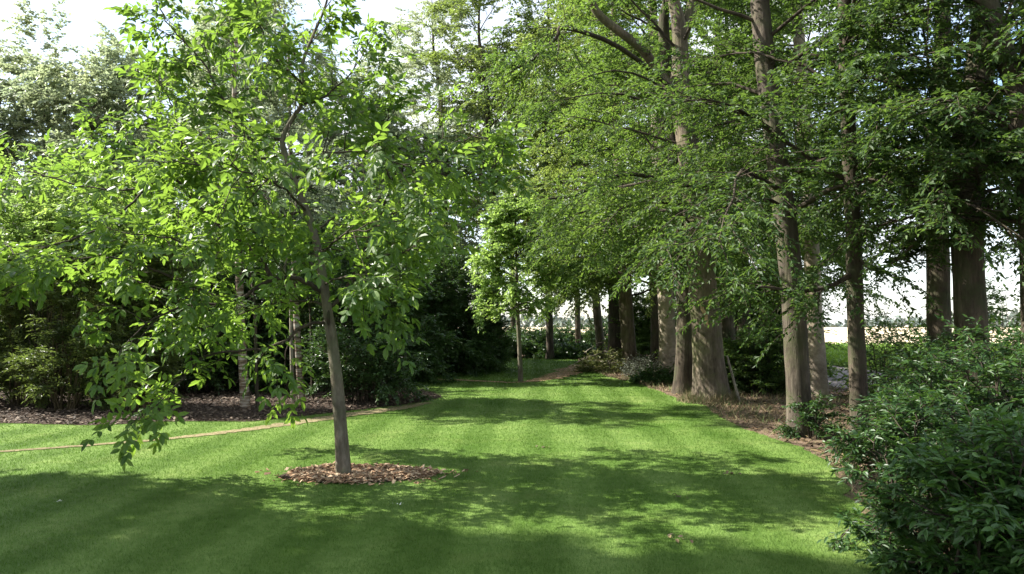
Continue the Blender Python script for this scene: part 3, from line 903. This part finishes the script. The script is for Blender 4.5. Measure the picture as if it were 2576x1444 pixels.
row_tree('blackish trunk close behind the thickest trunk on its right side', [(1834, 966), (1832, 850), (1830, 700), (1825, 450)], 21, [40, 36, 32, 26], 13, 'ash_bark_dark', 'ash_leaf', 119, 3.0,
         nl=18, llen=3.4, nsub=8, sublen=1.7, ntw=6, twlen=.4, lL=.10, lW=.04, group=GB, name='row_tree')
row_tree('dark trunk in the gap midway between the thickest and the grey trunk', [(1872, 958), (1871, 850), (1869, 700), (1864, 450)], 22.5, [38, 35, 31, 26], 13, 'ash_bark_dark', 'ash_leaf', 120, 3.0,
         nl=18, llen=3.4, nsub=8, sublen=1.7, ntw=6, twlen=.4, lL=.10, lW=.04, group=GB, name='row_tree')
row_tree('dark trunk among saplings just left of the nearest grey trunk', [(1946, 945), (1944, 850), (1942, 700), (1938, 450)], 24, [40, 36, 32, 26], 13, 'ash_bark_dark', 'ash_leaf', 121, 3.0,
         nl=18, llen=3.4, nsub=8, sublen=1.7, ntw=6, twlen=.4, lL=.10, lW=.04, group=GB, name='row_tree')

# small lawn tree
row_tree('small young tree with a thin straight stem alone on the far lawn', [(1310, 961), (1307, 880), (1303, 800), (1300, 700), (1298, 600), (1296, 540)], 21.2, [13, 11, 10, 8, 5, 3], 5.2,
         'walnut_bark', 'young_leaf', 130, 1.75, nl=36, llen=1.62, nsub=8, sublen=0.72, ntw=6, twlen=.28, per=9, lL=.075, lW=.045, zexp=1.0, taper=.68, dens=1.8, flare=(0.2, 0.08), group=None, name='lawn_tree', lump=0.01, up0=0.55,
         droop_l=-0.12, azb=(math.pi, 0.25))

# ------------------------------------------------------------------ trees on the left
GL = 'birches in the mulch bed'
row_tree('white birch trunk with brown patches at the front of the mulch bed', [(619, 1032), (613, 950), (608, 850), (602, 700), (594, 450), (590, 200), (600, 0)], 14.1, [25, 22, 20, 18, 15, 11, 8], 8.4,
         'birch_bark', 'birch_leaf_glare', 140, 3.6, nl=22, llen=1.5, nsub=8, sublen=.9, ntw=6, twlen=.3, per=9, lL=.05, lW=.034, flare=(0.15, 0.1), group=GL, name='birch_tree', lump=.01)
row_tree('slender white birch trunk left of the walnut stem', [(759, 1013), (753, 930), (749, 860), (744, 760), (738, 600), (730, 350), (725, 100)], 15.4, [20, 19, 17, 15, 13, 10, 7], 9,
         'birch_bark', 'birch_leaf_glare', 141, 3.8, nl=20, llen=1.5, nsub=8, sublen=.9, ntw=6, twlen=.3, per=9, lL=.05, lW=.034, flare=(0.15, 0.1), group=GL, name='birch_tree', lump=.01)
GS = 'thin stems in the mulch bed'
row_tree('thin tan stem between the two white birches', [(737, 1012), (735, 930), (733, 860), (730, 760)], 15.4, [11, 10, 9, 7], 4.5, 'stick_wood', 'dark_leaf', 142, 3.0, nl=8, llen=1.0, nsub=6, sublen=.7,
         ntw=5, lL=.07, lW=.035, group=GS, name='sapling', lump=.01, cat='sapling', flare=None)
row_tree('dull grey stem just right of the front birch', [(648, 1026), (645, 950), (643, 850), (640, 760)], 14.4, [10, 9, 8, 6], 4.5, 'ash_bark_dark', 'dark_leaf', 143, 3.0, nl=8, llen=1.0, nsub=6, sublen=.7,
         ntw=5, lL=.07, lW=.035, group=GS, name='sapling', lump=.01, cat='sapling', flare=None)
row_tree('faint thin stem in deep shade left of the walnut trunk', [(787, 1003), (785, 950), (783, 880), (780, 780)], 16.2, [8, 7, 6, 5], 4.5, 'ash_bark_dark', 'dark_leaf', 144, 3.0, nl=8, llen=1.0, nsub=6, sublen=.7,
         ntw=5, lL=.07, lW=.035, group=GS, name='sapling', lump=.01, cat='sapling', flare=None)
GBG = 'pale tall trees behind the left bed'
bgt = [
    ('pale grey green tree at the far left edge against the white sky', (-30, 905), (-20, 500), 34, 13.0, 4.0, 201),
    ('pale feathery tree whose top stands second from the left edge', (110, 905), (105, 500), 36, 14.5, 4.2, 202),
    ('pale tree with a thin dark stem behind the bright left shrub', (215, 905), (225, 500), 33, 12.5, 4.0, 203),
    ('pale rounded tree just left of the walnut crown top', (330, 905), (335, 500), 35, 13.6, 4.2, 204),
    ('pale tree mostly hidden behind the upper left of the walnut', (470, 905), (480, 500), 34, 13.8, 4.2, 205),
    ('airy pale tree showing through the top of the walnut crown', (640, 905), (630, 500), 32, 15.5, 3.6, 206),
    ('pale tree behind the right side of the walnut crown', (900, 905), (890, 500), 33, 11.8, 3.4, 207),
    ('grey green tree filling the gap between walnut and small lawn tree', (1040, 905), (1030, 500), 32, 9.8, 3.0, 208),
]
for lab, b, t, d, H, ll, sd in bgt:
    row_tree(lab, [b, ((b[0] + t[0]) / 2, (b[1] + t[1]) / 2), t], d, [18, 14, 10], H, 'ash_bark_dark', 'birch_leaf_glare', sd, 2.6, nl=28, llen=ll, nsub=8, sublen=1.9, ntw=7, twlen=.5, per=10,
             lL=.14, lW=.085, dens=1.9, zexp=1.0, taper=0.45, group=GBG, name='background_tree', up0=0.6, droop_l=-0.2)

# ------------------------------------------------------------------ shrubs
def shrub(name, label, cat, base, ht, rx, ry, leaf, seed, stems=9, nsub=7, sublen=.6, ntw=6, twlen=.25, per=9, lL=.06, lW=.024, group=None, bark='twig_bark', lean=(0, 0), upright=1.0,
          srad=0.012, tmpl=T_SIMPLE, t0=0.25, foot=0.12, droop=0.2, skirt=None):
    if skirt is None:
        skirt = 22 if leaf == 'dark_leaf' else (14 if name in ('hedge_shrub', 'cane_clump', 'thicket') else (10 if name == 'leafy_shrub' else 0))
    rg = np.random.default_rng(seed)
    b = np.array([base[0], base[1], 0.0])
    root = thing(name, label, cat, b, group)
    st = MB(); limbs = []
    for i in range(stems):
        a = i * 2.39996 + rg.normal(0, .3)
        r = math.sqrt((i + 0.5) / stems)
        end = b + np.array([rx * r * math.cos(a) + lean[0], ry * r * math.sin(a) + lean[1], ht * (1.0 - 0.42 * r * r / max(upright, .3)) * rg.uniform(0.85, 1.05)])
        s = b + np.array([math.cos(a), math.sin(a), 0]) * foot * rg.random() + np.array([0, 0, -0.03])
        mid = s * 0.5 + end * 0.5 + np.array([0, 0, ht * 0.10]) - np.array([rx * math.cos(a), ry * math.sin(a), 0]) * 0.14 * r
        P, rd = smooth_path([s, mid, end], [srad, srad * .7, srad * .25], 5)
        P[2:-1] += rg.normal(0, 0.015 * ht, P[2:-1].shape)
        tube(st, P, rd, 6, 0)
        limbs.append(P)
    for i in range(skirt):
        a = i * 2.39996 + 1.0 + rg.normal(0, .3)
        end = b + np.array([rx * 1.02 * math.cos(a) + lean[0], ry * 1.02 * math.sin(a) + lean[1], ht * rg.uniform(0.04, 0.42)])
        s = b + np.array([math.cos(a), math.sin(a), 0]) * foot * 0.6 + np.array([0, 0, -0.03])
        mid = s * .5 + end * .5 + np.array([0, 0, ht * .10])
        P, rd = smooth_path([s, mid, end], [srad * .8, srad * .5, srad * .25], 4)
        tube(st, P, rd, 5, 0)
        limbs.append(P)
    st.build('stems', M[bark], root, b)
    cr = MB()
    branch_out(cr, limbs, rg, nsub, sublen, ntw, twlen, per, lL, lW, 0, 1, droop, 0.5, tmpl, t0, 0.006, 0.18, -0.02)
    cr.build('foliage', [M[leaf], M['twig_bark']], root, b)
    return root

# right foreground
shrub('leafy_shrub', 'dark shrub standing at the lawn edge in the right foreground, left of the brighter one', 'shrub', at(2385, 1400, 5.3)[:2], 1.10, .64, .75, 'shrub_leaf', 301, 32, 9, .40, 7, .18, 10, .062, .022,
      'shrubs in the right foreground', tmpl=T_FINE, t0=.03, foot=.45)
shrub('leafy_shrub', 'brighter large leaved shrub in the bottom right corner', 'shrub', at(2590, 1400, 4.3)[:2], 1.02, .62, .7, 'shrub_leaf_bright', 302, 34, 10, .36, 6, .18, 9, .08, .028,
      'shrubs in the right foreground', tmpl=T_FINE, t0=.03, foot=.45)
shrub('leafy_shrub', 'tall shrub under the thick black trunk at the right edge', 'shrub', at(2540, 1200, 6.6)[:2], 1.62, .95, .9, 'shrub_leaf', 303, 26, 9, .5, 7, .2, 10, .07, .026,
      'shrubs in the right foreground', t0=.1, foot=.25)
shrub('leafy_shrub', 'low shrub spreading behind the dark foreground shrub', 'shrub', at(2330, 1150, 7.8)[:2], 1.05, .62, .8, 'shrub_leaf', 304, 24, 9, .5, 7, .2, 10, .065, .025,
      'shrubs in the right foreground', t0=.1, foot=.25)
shrub('leafy_shrub', 'tuft of leafy sprouts at the foot of the nearest grey trunk', 'shrub', at(2040, 1095, 10.7)[:2], .62, .32, .3, 'shrub_leaf', 305, 9, 6, .25, 5, .15, 8, .06, .024, None, t0=.2)
shrub('leafy_shrub', 'loose shrub below the straight ivy trunk by the track', 'shrub', at(2370, 1010, 11.5)[:2], 1.5, .7, .7, 'shrub_leaf', 306, 14, 7, .6, 6, .22, 9, .07, .03, None, t0=.3)
GU = 'saplings between the row trunks'
for px, d, h, sd, lab in [(1905, 18.5, 2.6, 311, 'sparse sapling in the gap right of the leaning stick'), (1945, 17.5, 2.2, 312, 'small sapling close left of the nearest grey trunk'),
                          (2215, 15, 2.1, 314, 'wiry sapling in front of the green crop strip'),
                          (1860, 21, 2.0, 315, 'dim sapling between the two blackish back trunks')]:
    b = at(px, 960, d)[:2]
    shrub('sapling', lab, 'sapling', b, h, .5, .5, 'shrub_leaf', sd, 5, 5, .5, 4, .24, 7, .075, .034, GU, t0=.12, foot=.08)

GV = 'low green plants between the row trunks'
for px, d, h, rx, sd, lab in [(1858, 18.2, 1.25, .75, 381, 'low leafy plant right of the leaning stick'), (1915, 17.4, 1.5, .8, 382, 'low leafy plant midway between the two big trunks'),
                              (1968, 19.0, 1.7, .8, 383, 'low leafy plant behind the nearest grey trunk'), (1765, 20.5, 1.1, .5, 384, 'low leafy plant behind the thickest trunk on its left')]:
    shrub('undergrowth', lab, 'plant', at(px, 960, d)[:2], h, rx, .6, 'ash_leaf_shaded', sd, 16, 8, .5, 6, .24, 9, .10, .045, GV, t0=.05, foot=.3, skirt=12)
# evergreen dark mass on the left
GE = 'dark shrubs along the left of the lawn'
shrub('evergreen_shrub', 'dark dense shrub at the right end of the mulch bed behind the walnut', 'shrub', at(915, 1000, 15.6)[:2], 3.3, 1.05, 1.2, 'dark_leaf', 321, 26, 9, .8, 7, .28, 10, .085, .042, GE, t0=.05, foot=.5, upright=2)
shrub('evergreen_shrub', 'big dark shrub left of the small lawn tree', 'shrub', at(1060, 945, 24)[:2], 4.4, 1.6, 1.5, 'dark_leaf', 322, 28, 9, 1.0, 7, .36, 10, .12, .055, GE, t0=.04, foot=.8, upright=2)
shrub('evergreen_shrub', 'dark lower shrub closest to the small lawn tree', 'shrub', at(1165, 935, 25.5)[:2], 3.3, 1.1, 1.2, 'dark_leaf', 323, 24, 9, .9, 7, .36, 10, .12, .055, GE, t0=.04, foot=.6, upright=2)
shrub('evergreen_shrub', 'narrow black green shrub at the end of the dark mass', 'shrub', at(1228, 930, 27)[:2], 2.4, .55, .6, 'dark_leaf', 324, 16, 8, .6, 6, .3, 10, .12, .055, GE, t0=.04, foot=.3, upright=2)
shrub('evergreen_shrub', 'dark shrub in the shade behind the two birches', 'shrub', at(690, 960, 18.5)[:2], 3.6, 1.7, 1.0, 'dark_leaf', 325, 26, 9, .9, 7, .32, 10, .10, .05, GE, t0=.06, foot=.8, upright=2)
shrub('evergreen_shrub', 'dark shrub behind the front birch and the cane clump', 'shrub', at(520, 960, 18)[:2], 3.8, 1.6, 1.0, 'dark_leaf', 326, 26, 9, .9, 7, .32, 10, .10, .05, GE, t0=.06, foot=.8, upright=2)
GH = 'shrubs closing the back of the left bed'
for px, d, h, rx, lf, sd, lab in [(-120, 20, 4.6, 2.2, 'dark_leaf', 351, 'dark shrub at the far left behind the canes'), (120, 21, 4.2, 2.0, 'dark_leaf', 352, 'dark shrub behind the reddish cane clump'),
                                  (330, 20, 4.6, 2.0, 'dark_leaf', 353, 'dark shrub behind the dense sheaf of canes'), (820, 22, 4.4, 1.9, 'dark_leaf', 354, 'dark shrub behind the walnut trunk'),
                                  (560, 23, 6.0, 2.4, 'ash_leaf', 355, 'green bushy tree behind the lower walnut branches'), (250, 25, 6.6, 2.6, 'ash_leaf_pale', 356, 'pale green bushy tree above the canes'),
                                  (780, 25, 6.4, 2.4, 'ash_leaf_pale', 357, 'pale green bushy tree behind the walnut stem'), (-560, 19, 4.6, 2.4, 'dark_leaf', 359, 'dark shrub beyond the left edge of the bed'), (-900, 22, 5.0, 2.6, 'ash_leaf', 360, 'green bushy tree far to the left of the bed'), (-1300, 24, 5.0, 2.8, 'dark_leaf', 369, 'dark shrub at the far left end of the hedge'), (960, 21, 3.4, 1.5, 'dark_leaf', 358, 'dark shrub filling the gap beside the evergreens')]:
    shrub('hedge_shrub', lab, 'shrub', at(px, 930, d)[:2], h, rx, 1.2, lf, sd, 26, 9, 1.1, 7, .38, 10, .13, .065, GH, t0=.04, foot=.9, upright=2)
GW = 'bushes closing the far end'
for px, d, h, rx, lf, sd, lab in [(-300, 42, 6, 4.0, 'dark_leaf', 361, 'dark bush far behind the left edge'), (60, 43, 6, 4.0, 'dark_leaf', 362, 'far dark bush behind the reddish canes'), (400, 42, 6, 4.0, 'dark_leaf', 363, 'far dark bush behind the sheaf of canes'),
                                  (760, 44, 6, 4.0, 'dark_leaf', 364, 'far dark bush behind the white birches'), (1090, 45, 5, 3.0, 'dark_leaf', 365, 'far dark bush left of the wheat gap'),
                                  (1420, 45, 1.3, 2.6, 'dark_leaf', 366, 'low far hedge bush above the ivy mound'), (1550, 44, 1.6, 2.4, 'dark_leaf', 367, 'low far hedge bush behind the brown trunk'), (1320, 46, 1.2, 2.2, 'dark_leaf', 368, 'low far hedge bush right of the small lawn tree'),
                                  (1810, 25, 3.4, 1.4, 'ash_leaf', 371, 'leafy thicket behind the thickest trunk'), (1900, 26, 3.6, 1.5, 'ash_leaf', 372, 'leafy thicket between the blackish back trunks'),
                                  (1970, 24, 3.0, 1.1, 'ash_leaf', 373, 'leafy thicket behind the nearest grey trunk'), (1640, 34, 3.0, 1.6, 'ash_leaf', 374, 'leafy thicket behind the pale ringed trunk'),
                                  (2270, 16, 1.5, .9, 'ash_leaf', 375, 'open bush left of the ivy trunk against the pale field'), (2520, 14, 2.4, 1.2, 'ash_leaf', 376, 'open bush behind the thick black trunk')]:
    op = sd in (375, 376)
    k = .055 if d > 30 else (.05 if not op else .036)
    shrub('thicket', lab, 'shrub', at(px, 920, d)[:2], h, rx, 1.0, lf, sd, 12 if op else 24, 5 if op else 9, 1.1, 6 if op else 7, .4, 9, k * 2.6, k * 1.3, GW, t0=.05, foot=.9, upright=2)
shrub('hazel_bush', 'light green bush with sunlit top behind the dark evergreens', 'shrub', at(1010, 945, 27)[:2], 5.6, 2.2, 1.4, 'ash_leaf_pale', 327, 22, 9, 1.2, 7, .4, 10, .12, .065, None, t0=.35, upright=2)
shrub('hazel_bush', 'sunlit bush on the far left behind the walnut leaves', 'shrub', at(130, 1010, 14.5)[:2], 4.9, 2.1, 1.0, 'young_leaf', 328, 26, 9, .9, 7, .3, 10, .085, .05, None, t0=.45, upright=2)
# cane clumps
GC = 'cane clumps in the mulch bed'
for px, py, d, h, rx, stems, sd, lab in [(75, 1008, 15.0, 3.3, .9, 20, 331, 'clump of reddish canes at the far left of the mulch bed'), (165, 1030, 14.0, 3.0, .7, 9, 332, 'thin dark canes right of the reddish clump'),
                                         (342, 1030, 14.0, 3.3, .55, 46, 333, 'dense sheaf of upright canes in the mulch bed'), (240, 985, 17.5, 3.0, 1.1, 14, 334, 'loose canes behind the front clumps'),
                                         (-70, 1010, 15.0, 3.1, 1.0, 16, 335, 'canes partly cut off by the left edge')]:
    shrub('cane_clump', lab, 'shrub', at(px, py, d)[:2], h, rx, rx, 'bamboo_leaf', sd, stems, 9, .6, 7, .26, 9, .10, .030, GC, 'culm', t0=.2, foot=.42 if stems > 12 else .2, upright=3, srad=0.014)

# brush heap, lavender, ivy mound, ground cover
def heap(name, label, cat, base, rx, ry, h, leaf, seed, n, lL, lW, sticks=0, up=0.4, twl=0.3, per=8, bark='twig_bark'):
    rg = np.random.default_rng(seed)
    b = np.array([base[0], base[1], 0.0])
    root = thing(name, label, cat, b)
    a = rg.uniform(0, 6.28, n); r = np.sqrt(rg.random(n))
    S = b + np.c_[rx * r * np.cos(a), ry * r * np.sin(a), h * (1 - r ** 2) * rg.random(n) + 0.02]
    D = np.c_[np.cos(a), np.sin(a), np.full(n, up)] + rg.normal(0, .5, (n, 3))
    D[:, 2] = np.abs(D[:, 2])
    mb = MB()
    spray(mb, S, D, twl * rg.uniform(.6, 1.3, n), rg, per, lL, lW, 0, 1, 0.005, 0.15, 0.7)
    mb.build('foliage', [M[leaf], M[bark]], root, b)
    if sticks:
        sb = MB()
        for i in range(sticks):
            a = rg.uniform(0, 6.28); q = b + np.array([rx * .8 * rg.normal(0, .5), ry * .8 * rg.normal(0, .5), h * rg.uniform(.2, .9)])
            P = curve_limb(q, [math.cos(a), math.sin(a) * .5, rg.normal(-.05, .2)], rg.uniform(.5, 1.1), 5, rg, .15, -.1)
            P[:, 2] = np.maximum(P[:, 2], 0.03)
            tube(sb, P, np.linspace(.016, .006, 6), 5, 0)
        sb.build('cut_sticks', M['stick_wood'], root, b)
    return root
heap('brush_heap', 'heap of cut yellowing brushwood at the lawn edge beside the brown trunk', 'brushwood', at(1532, 938, 25.8)[:2], .95, .6, .85, 'cut_leaf', 341, 420, .10, .05, 26, .35, .35)
heap('lavender', 'silvery grey plant with upright spikes at the lawn edge', 'plant', at(1618, 950, 22.8)[:2], .55, .4, .5, 'lavender_leaf', 342, 260, .08, .02, 0, 1.6, .4)
heap('ivy_mound', 'low rounded green mound at the far end of the lawn', 'shrub', at(1440, 905, 36.5)[:2], 1.8, 1.0, .75, 'dark_leaf', 343, 700, .14, .09, 0, .5, .3)
heap('ground_cover', 'small patch of green ground cover at the foot of the pale ringed trunk', 'plant', at(1652, 968, 20.6)[:2], .62, .5, .42, 'shrub_leaf', 344, 340, .09, .05, 0, .6, .25)
shrub('leafy_shrub', 'dark scrub beneath the far trunks right of the small lawn tree', 'shrub', at(1350, 900, 38)[:2], 1.1, 2.4, .8, 'dark_leaf', 345, 18, 7, .8, 6, .4, 9, .15, .08, None, t0=.05, foot=1.8, upright=1.5)
shrub('leafy_shrub', 'dark scrub under the far trunks left of the small lawn tree stem', 'shrub', at(1240, 900, 37)[:2], 1.2, 1.6, .8, 'dark_leaf', 346, 14, 7, .8, 6, .4, 9, .15, .08, None, t0=.05, foot=1.2, upright=1.5)

# leaning stick
mb = MB()
sp = [at(1861, 1010, 15.3), at(1845, 955, 15.5), at(1829, 896, 15.72)]
sp[0][2] = 0.0
sP, sR = smooth_path(sp, [.035, .03, .024], 5)
tube(mb, sP, sR, 8, 0, .03)
tag(mb.build('stick', M['stick_wood'], None, sP[0]), 'bare grey stick leaning against the right side of the thickest trunk', 'stick')

# ------------------------------------------------------------------ trees left of the frame (they shade the foreground)
GO = 'tall trees beside the photographer'
for lab, x, y, H, zl, ll, sd in [('tall tree left of the photographer, nearest the walnut', -13.0, 6.8, 9.0, 2.4, 2.7, 401), ('tall tree beside the photographer on the left', -11.5, 4.2, 21, 6.5, 3.3, 402),
                                 ('unseen narrow tall tree added farther left of the photographer for shade', -14.0, 5.9, 21, 10.0, 2.0, 404), ('tall tree behind the photographer on the left', -12.5, 0.3, 21, 6.0, 4.8, 403)]:  # the narrow one is an unseen extra, added to close a lit gap
    rgo = np.random.default_rng(sd)
    pts = np.array([[x, y, 0], [x + .1, y, H * .3], [x, y + .1, H * .6]])
    def px_of(p):
        # photo position of a point (may lie outside the frame), so row_tree can be reused
        return p
    root = thing('tall_tree', lab, 'tree', (x, y, 0), GO)
    tb = MB(); P, rd = smooth_path([[x, y, -.05], [x + .1, y, H * .35], [x, y + .15, H * .7], [x + .1, y, H]], [.28, .22, .13, .03], 6)
    tube(tb, P, rd, 14, 0, .03, (.4, .3), sd); tb.build('trunk', M['ash_bark'], root, (x, y, 0))
    limbs = []
    lb = MB()
    for i in range(34):
        t = i / 34; z = zl + (H - zl) * t; k = min(int(np.searchsorted(P[:, 2], z)), len(P) - 1)
        az = i * 2.39996 + rgo.normal(0, .3)
        lp = curve_limb(P[k], [math.cos(az), math.sin(az), .4], ll * rgo.uniform(.7, 1.1) * (1 - .5 * t), 6, rgo, .13, -.2)
        limbs.append(lp); tube(lb, lp, np.linspace(.05, .008, len(lp)), 5, 0)
    lb.build('branches', M['twig_bark'], root, (x, y, 0))
    cb = MB(); branch_out(cb, limbs, rgo, 16, 1.3 if sd in (402, 404) else 1.8, 8, .5, 9, .24, .13)
    cb.build('crown', [M['ash_leaf'], M['twig_bark']], root, (x, y, 0))

# ------------------------------------------------------------------ ground scatter
def blades(name, XY, z, h, w, mat, label, cat, rg, lean=0.35):
    n = len(XY)
    az = rg.uniform(0, 6.28, n)
    hh = h * rg.uniform(.55, 1.25, n)
    B = np.c_[XY, np.full(n, z)]
    S = np.c_[np.cos(az), np.sin(az), np.zeros(n)]
    Tp = B + np.c_[rg.normal(0, lean, (n, 2)) * hh[:, None], hh]
    w = np.broadcast_to(w, (n,))
    V = np.stack([B - S * w[:, None] / 2, B + S * w[:, None] / 2, Tp], 1).reshape(-1, 3)
    mb = MB(); mb.add(V, np.arange(3 * n).reshape(-1, 3))
    return tag(mb.build(name, mat), label, cat, kind='stuff')

rg = np.random.default_rng(55)
n = 900000
dd = 3.2 * (40 / 3.2) ** rg.random(n)
th = rg.uniform(-0.92, 0.80, n)
X, Y = dd * np.sin(th), dd * np.cos(th)
k = in_poly(X, Y, LAWN)
k &= ~in_poly(X, Y, MULCH)
ring = ((X - cc[0]) / 0.80) ** 2 + ((Y - cc[1]) / 0.40) ** 2
k &= (ring > 1) | (rg.random(n) < 0.05)
for pth in PATHS:
    k &= ~(in_poly(X, Y, pth) & (rg.random(n) < 0.60))
X, Y, dd = X[k], Y[k], dd[k]
X = X + rg.normal(0, .045, len(X)) + (rg.random(len(X)) < .12) * rg.normal(0, .13, len(X)); Y = Y + rg.normal(0, .05, len(X))
blades('grass', np.c_[X, Y], 0.006, 0.024 * np.maximum(1, dd / 14) , 0.0036 * np.maximum(1.0, dd / 5.5), M['blade'], 'short mown grass blades of the lawn', 'grass', rg, 0.45)

# dry grass and litter along the right row
RB = LAWN_R[:-2] + [(3.2, 3.5), (8.4, 3.5), (8.6, 40), (4.5, 40)]
n = 60000
X = rg.uniform(1, 9, n); Y = 3.5 + 36 * rg.random(n) ** 1.6
k = in_poly(X, Y, RB)
X, Y = X[k], Y[k]
patch = np.sin(X * 1.7 + 1.0) * np.cos(Y * 0.9) + 0.5 * np.sin(X * 4 + Y * 2.3)
k = patch + rg.normal(0, .5, len(X)) > 0.0
X, Y = X[k], Y[k]
blades('dry_grass', np.c_[X, Y], 0.0, 0.13, 0.006 + 0.0004 * Y, M['dry_blade'], 'straw coloured dry grass under the right hand row of trees', 'dry grass', rg, 0.7)
# tufts at the foot of the thickest trunk
n = 3600
a = rg.uniform(0, 6.28, n); r = 0.42 + 0.30 * rg.random(n) ** 1.5
bx, by = at(1790, 1012, 15.7)[:2]
blades('straw_tuft', np.c_[bx + r * np.cos(a), by + r * np.sin(a)], 0.0, 0.26 - 0.2 * (r - .42) / .3, 0.012, M['dry_blade'], 'brown straw tufts round the foot of the thickest trunk', 'dry grass', rg, 0.5)
n = 14000
X = rg.uniform(1, 9, n); Y = 4 + 22 * rg.random(n) ** 1.3
k = in_poly(X, Y, RB)
chips('leaf_litter', np.c_[X[k], Y[k]], rg, 0.07, M['dead_leaf'], 'brown fallen leaves and twigs under the right hand row', 'leaf litter', 0.006, 0.03, aspect=.4)
# mulch
n = 42000
mx0 = np.array(MULCH)
X = rg.uniform(-16, -1, n); Y = 11 + 12 * rg.random(n) ** 1.5
k = in_poly(X, Y, MULCH)
chips('bark_mulch', np.c_[X[k], Y[k]], rg, 0.055, M['mulch_chips'], 'bark mulch chips covering the left bed', 'mulch', 0.014, 0.05, aspect=.4)
# scattered bits on the worn lines
pp = np.vstack([PATHS[0][:len(PATHS[0]) // 2]])
# crop rows
n = 26000
X = 12.95 + 30 * rg.random(n) ** 1.2; Y = 20 + 30.5 * rg.random(n)
D = np.c_[rg.normal(0, .5, (n, 2)), np.full(n, .8)]
mb = MB()
spray(mb, np.c_[X, Y, np.full(n, 0.008)], D, rg.uniform(.25, .55, n), rg, 5, .20, .10, 0, 0, 0, .1, .6)
tag(mb.build('crop', M['crop_leaf']), 'leafy green crop plants beyond the track', 'crop', kind='stuff')
# fallen leaves on the lawn
def fallen(name, pix, mat, label, cat, grp, size, seed):
    rg = np.random.default_rng(seed)
    for i, (px, py, lab) in enumerate(pix):
        x, y = gnd(px, py)
        mb = MB()
        n = 7
        P = np.c_[x + rg.normal(0, size * 1.1, n), y + rg.normal(0, size * 1.1, n), np.full(n, .032)]
        leaves(mb, P, np.c_[rg.normal(0, 1, (n, 2)), rg.normal(0, .2, n)], np.c_[rg.normal(0, .4, (n, 2)), np.ones(n)], size * rg.uniform(.7, 1.2, n), size * .6, 0, T_FINE)
        tag(mb.build(name, mat, None, (x, y, .03)), lab, cat, grp)
fallen('fallen_leaves', [(1712, 1362, 'brown fallen leaves on the shaded lawn in the bottom right'), (1825, 1196, 'few dark fallen leaves on the lawn left of the foreground shrub'),
                         (1705, 1255, 'fallen leaves on the lawn between the shade bands'), (1360, 1130, 'dark scuffed leaves in the middle of the lawn')], M['dead_leaf'], '', 'fallen leaves', 'fallen leaves on the lawn', .05, 5)
fallen('daisies', [(1002, 1276, 'tiny white daisies on the shaded lawn below the wood chips'), (150, 1268, 'tiny white daisies on the shaded lawn at the left')], M['petal'], '', 'flowers', 'daisies on the lawn', .018, 6)

# far wood on the horizon
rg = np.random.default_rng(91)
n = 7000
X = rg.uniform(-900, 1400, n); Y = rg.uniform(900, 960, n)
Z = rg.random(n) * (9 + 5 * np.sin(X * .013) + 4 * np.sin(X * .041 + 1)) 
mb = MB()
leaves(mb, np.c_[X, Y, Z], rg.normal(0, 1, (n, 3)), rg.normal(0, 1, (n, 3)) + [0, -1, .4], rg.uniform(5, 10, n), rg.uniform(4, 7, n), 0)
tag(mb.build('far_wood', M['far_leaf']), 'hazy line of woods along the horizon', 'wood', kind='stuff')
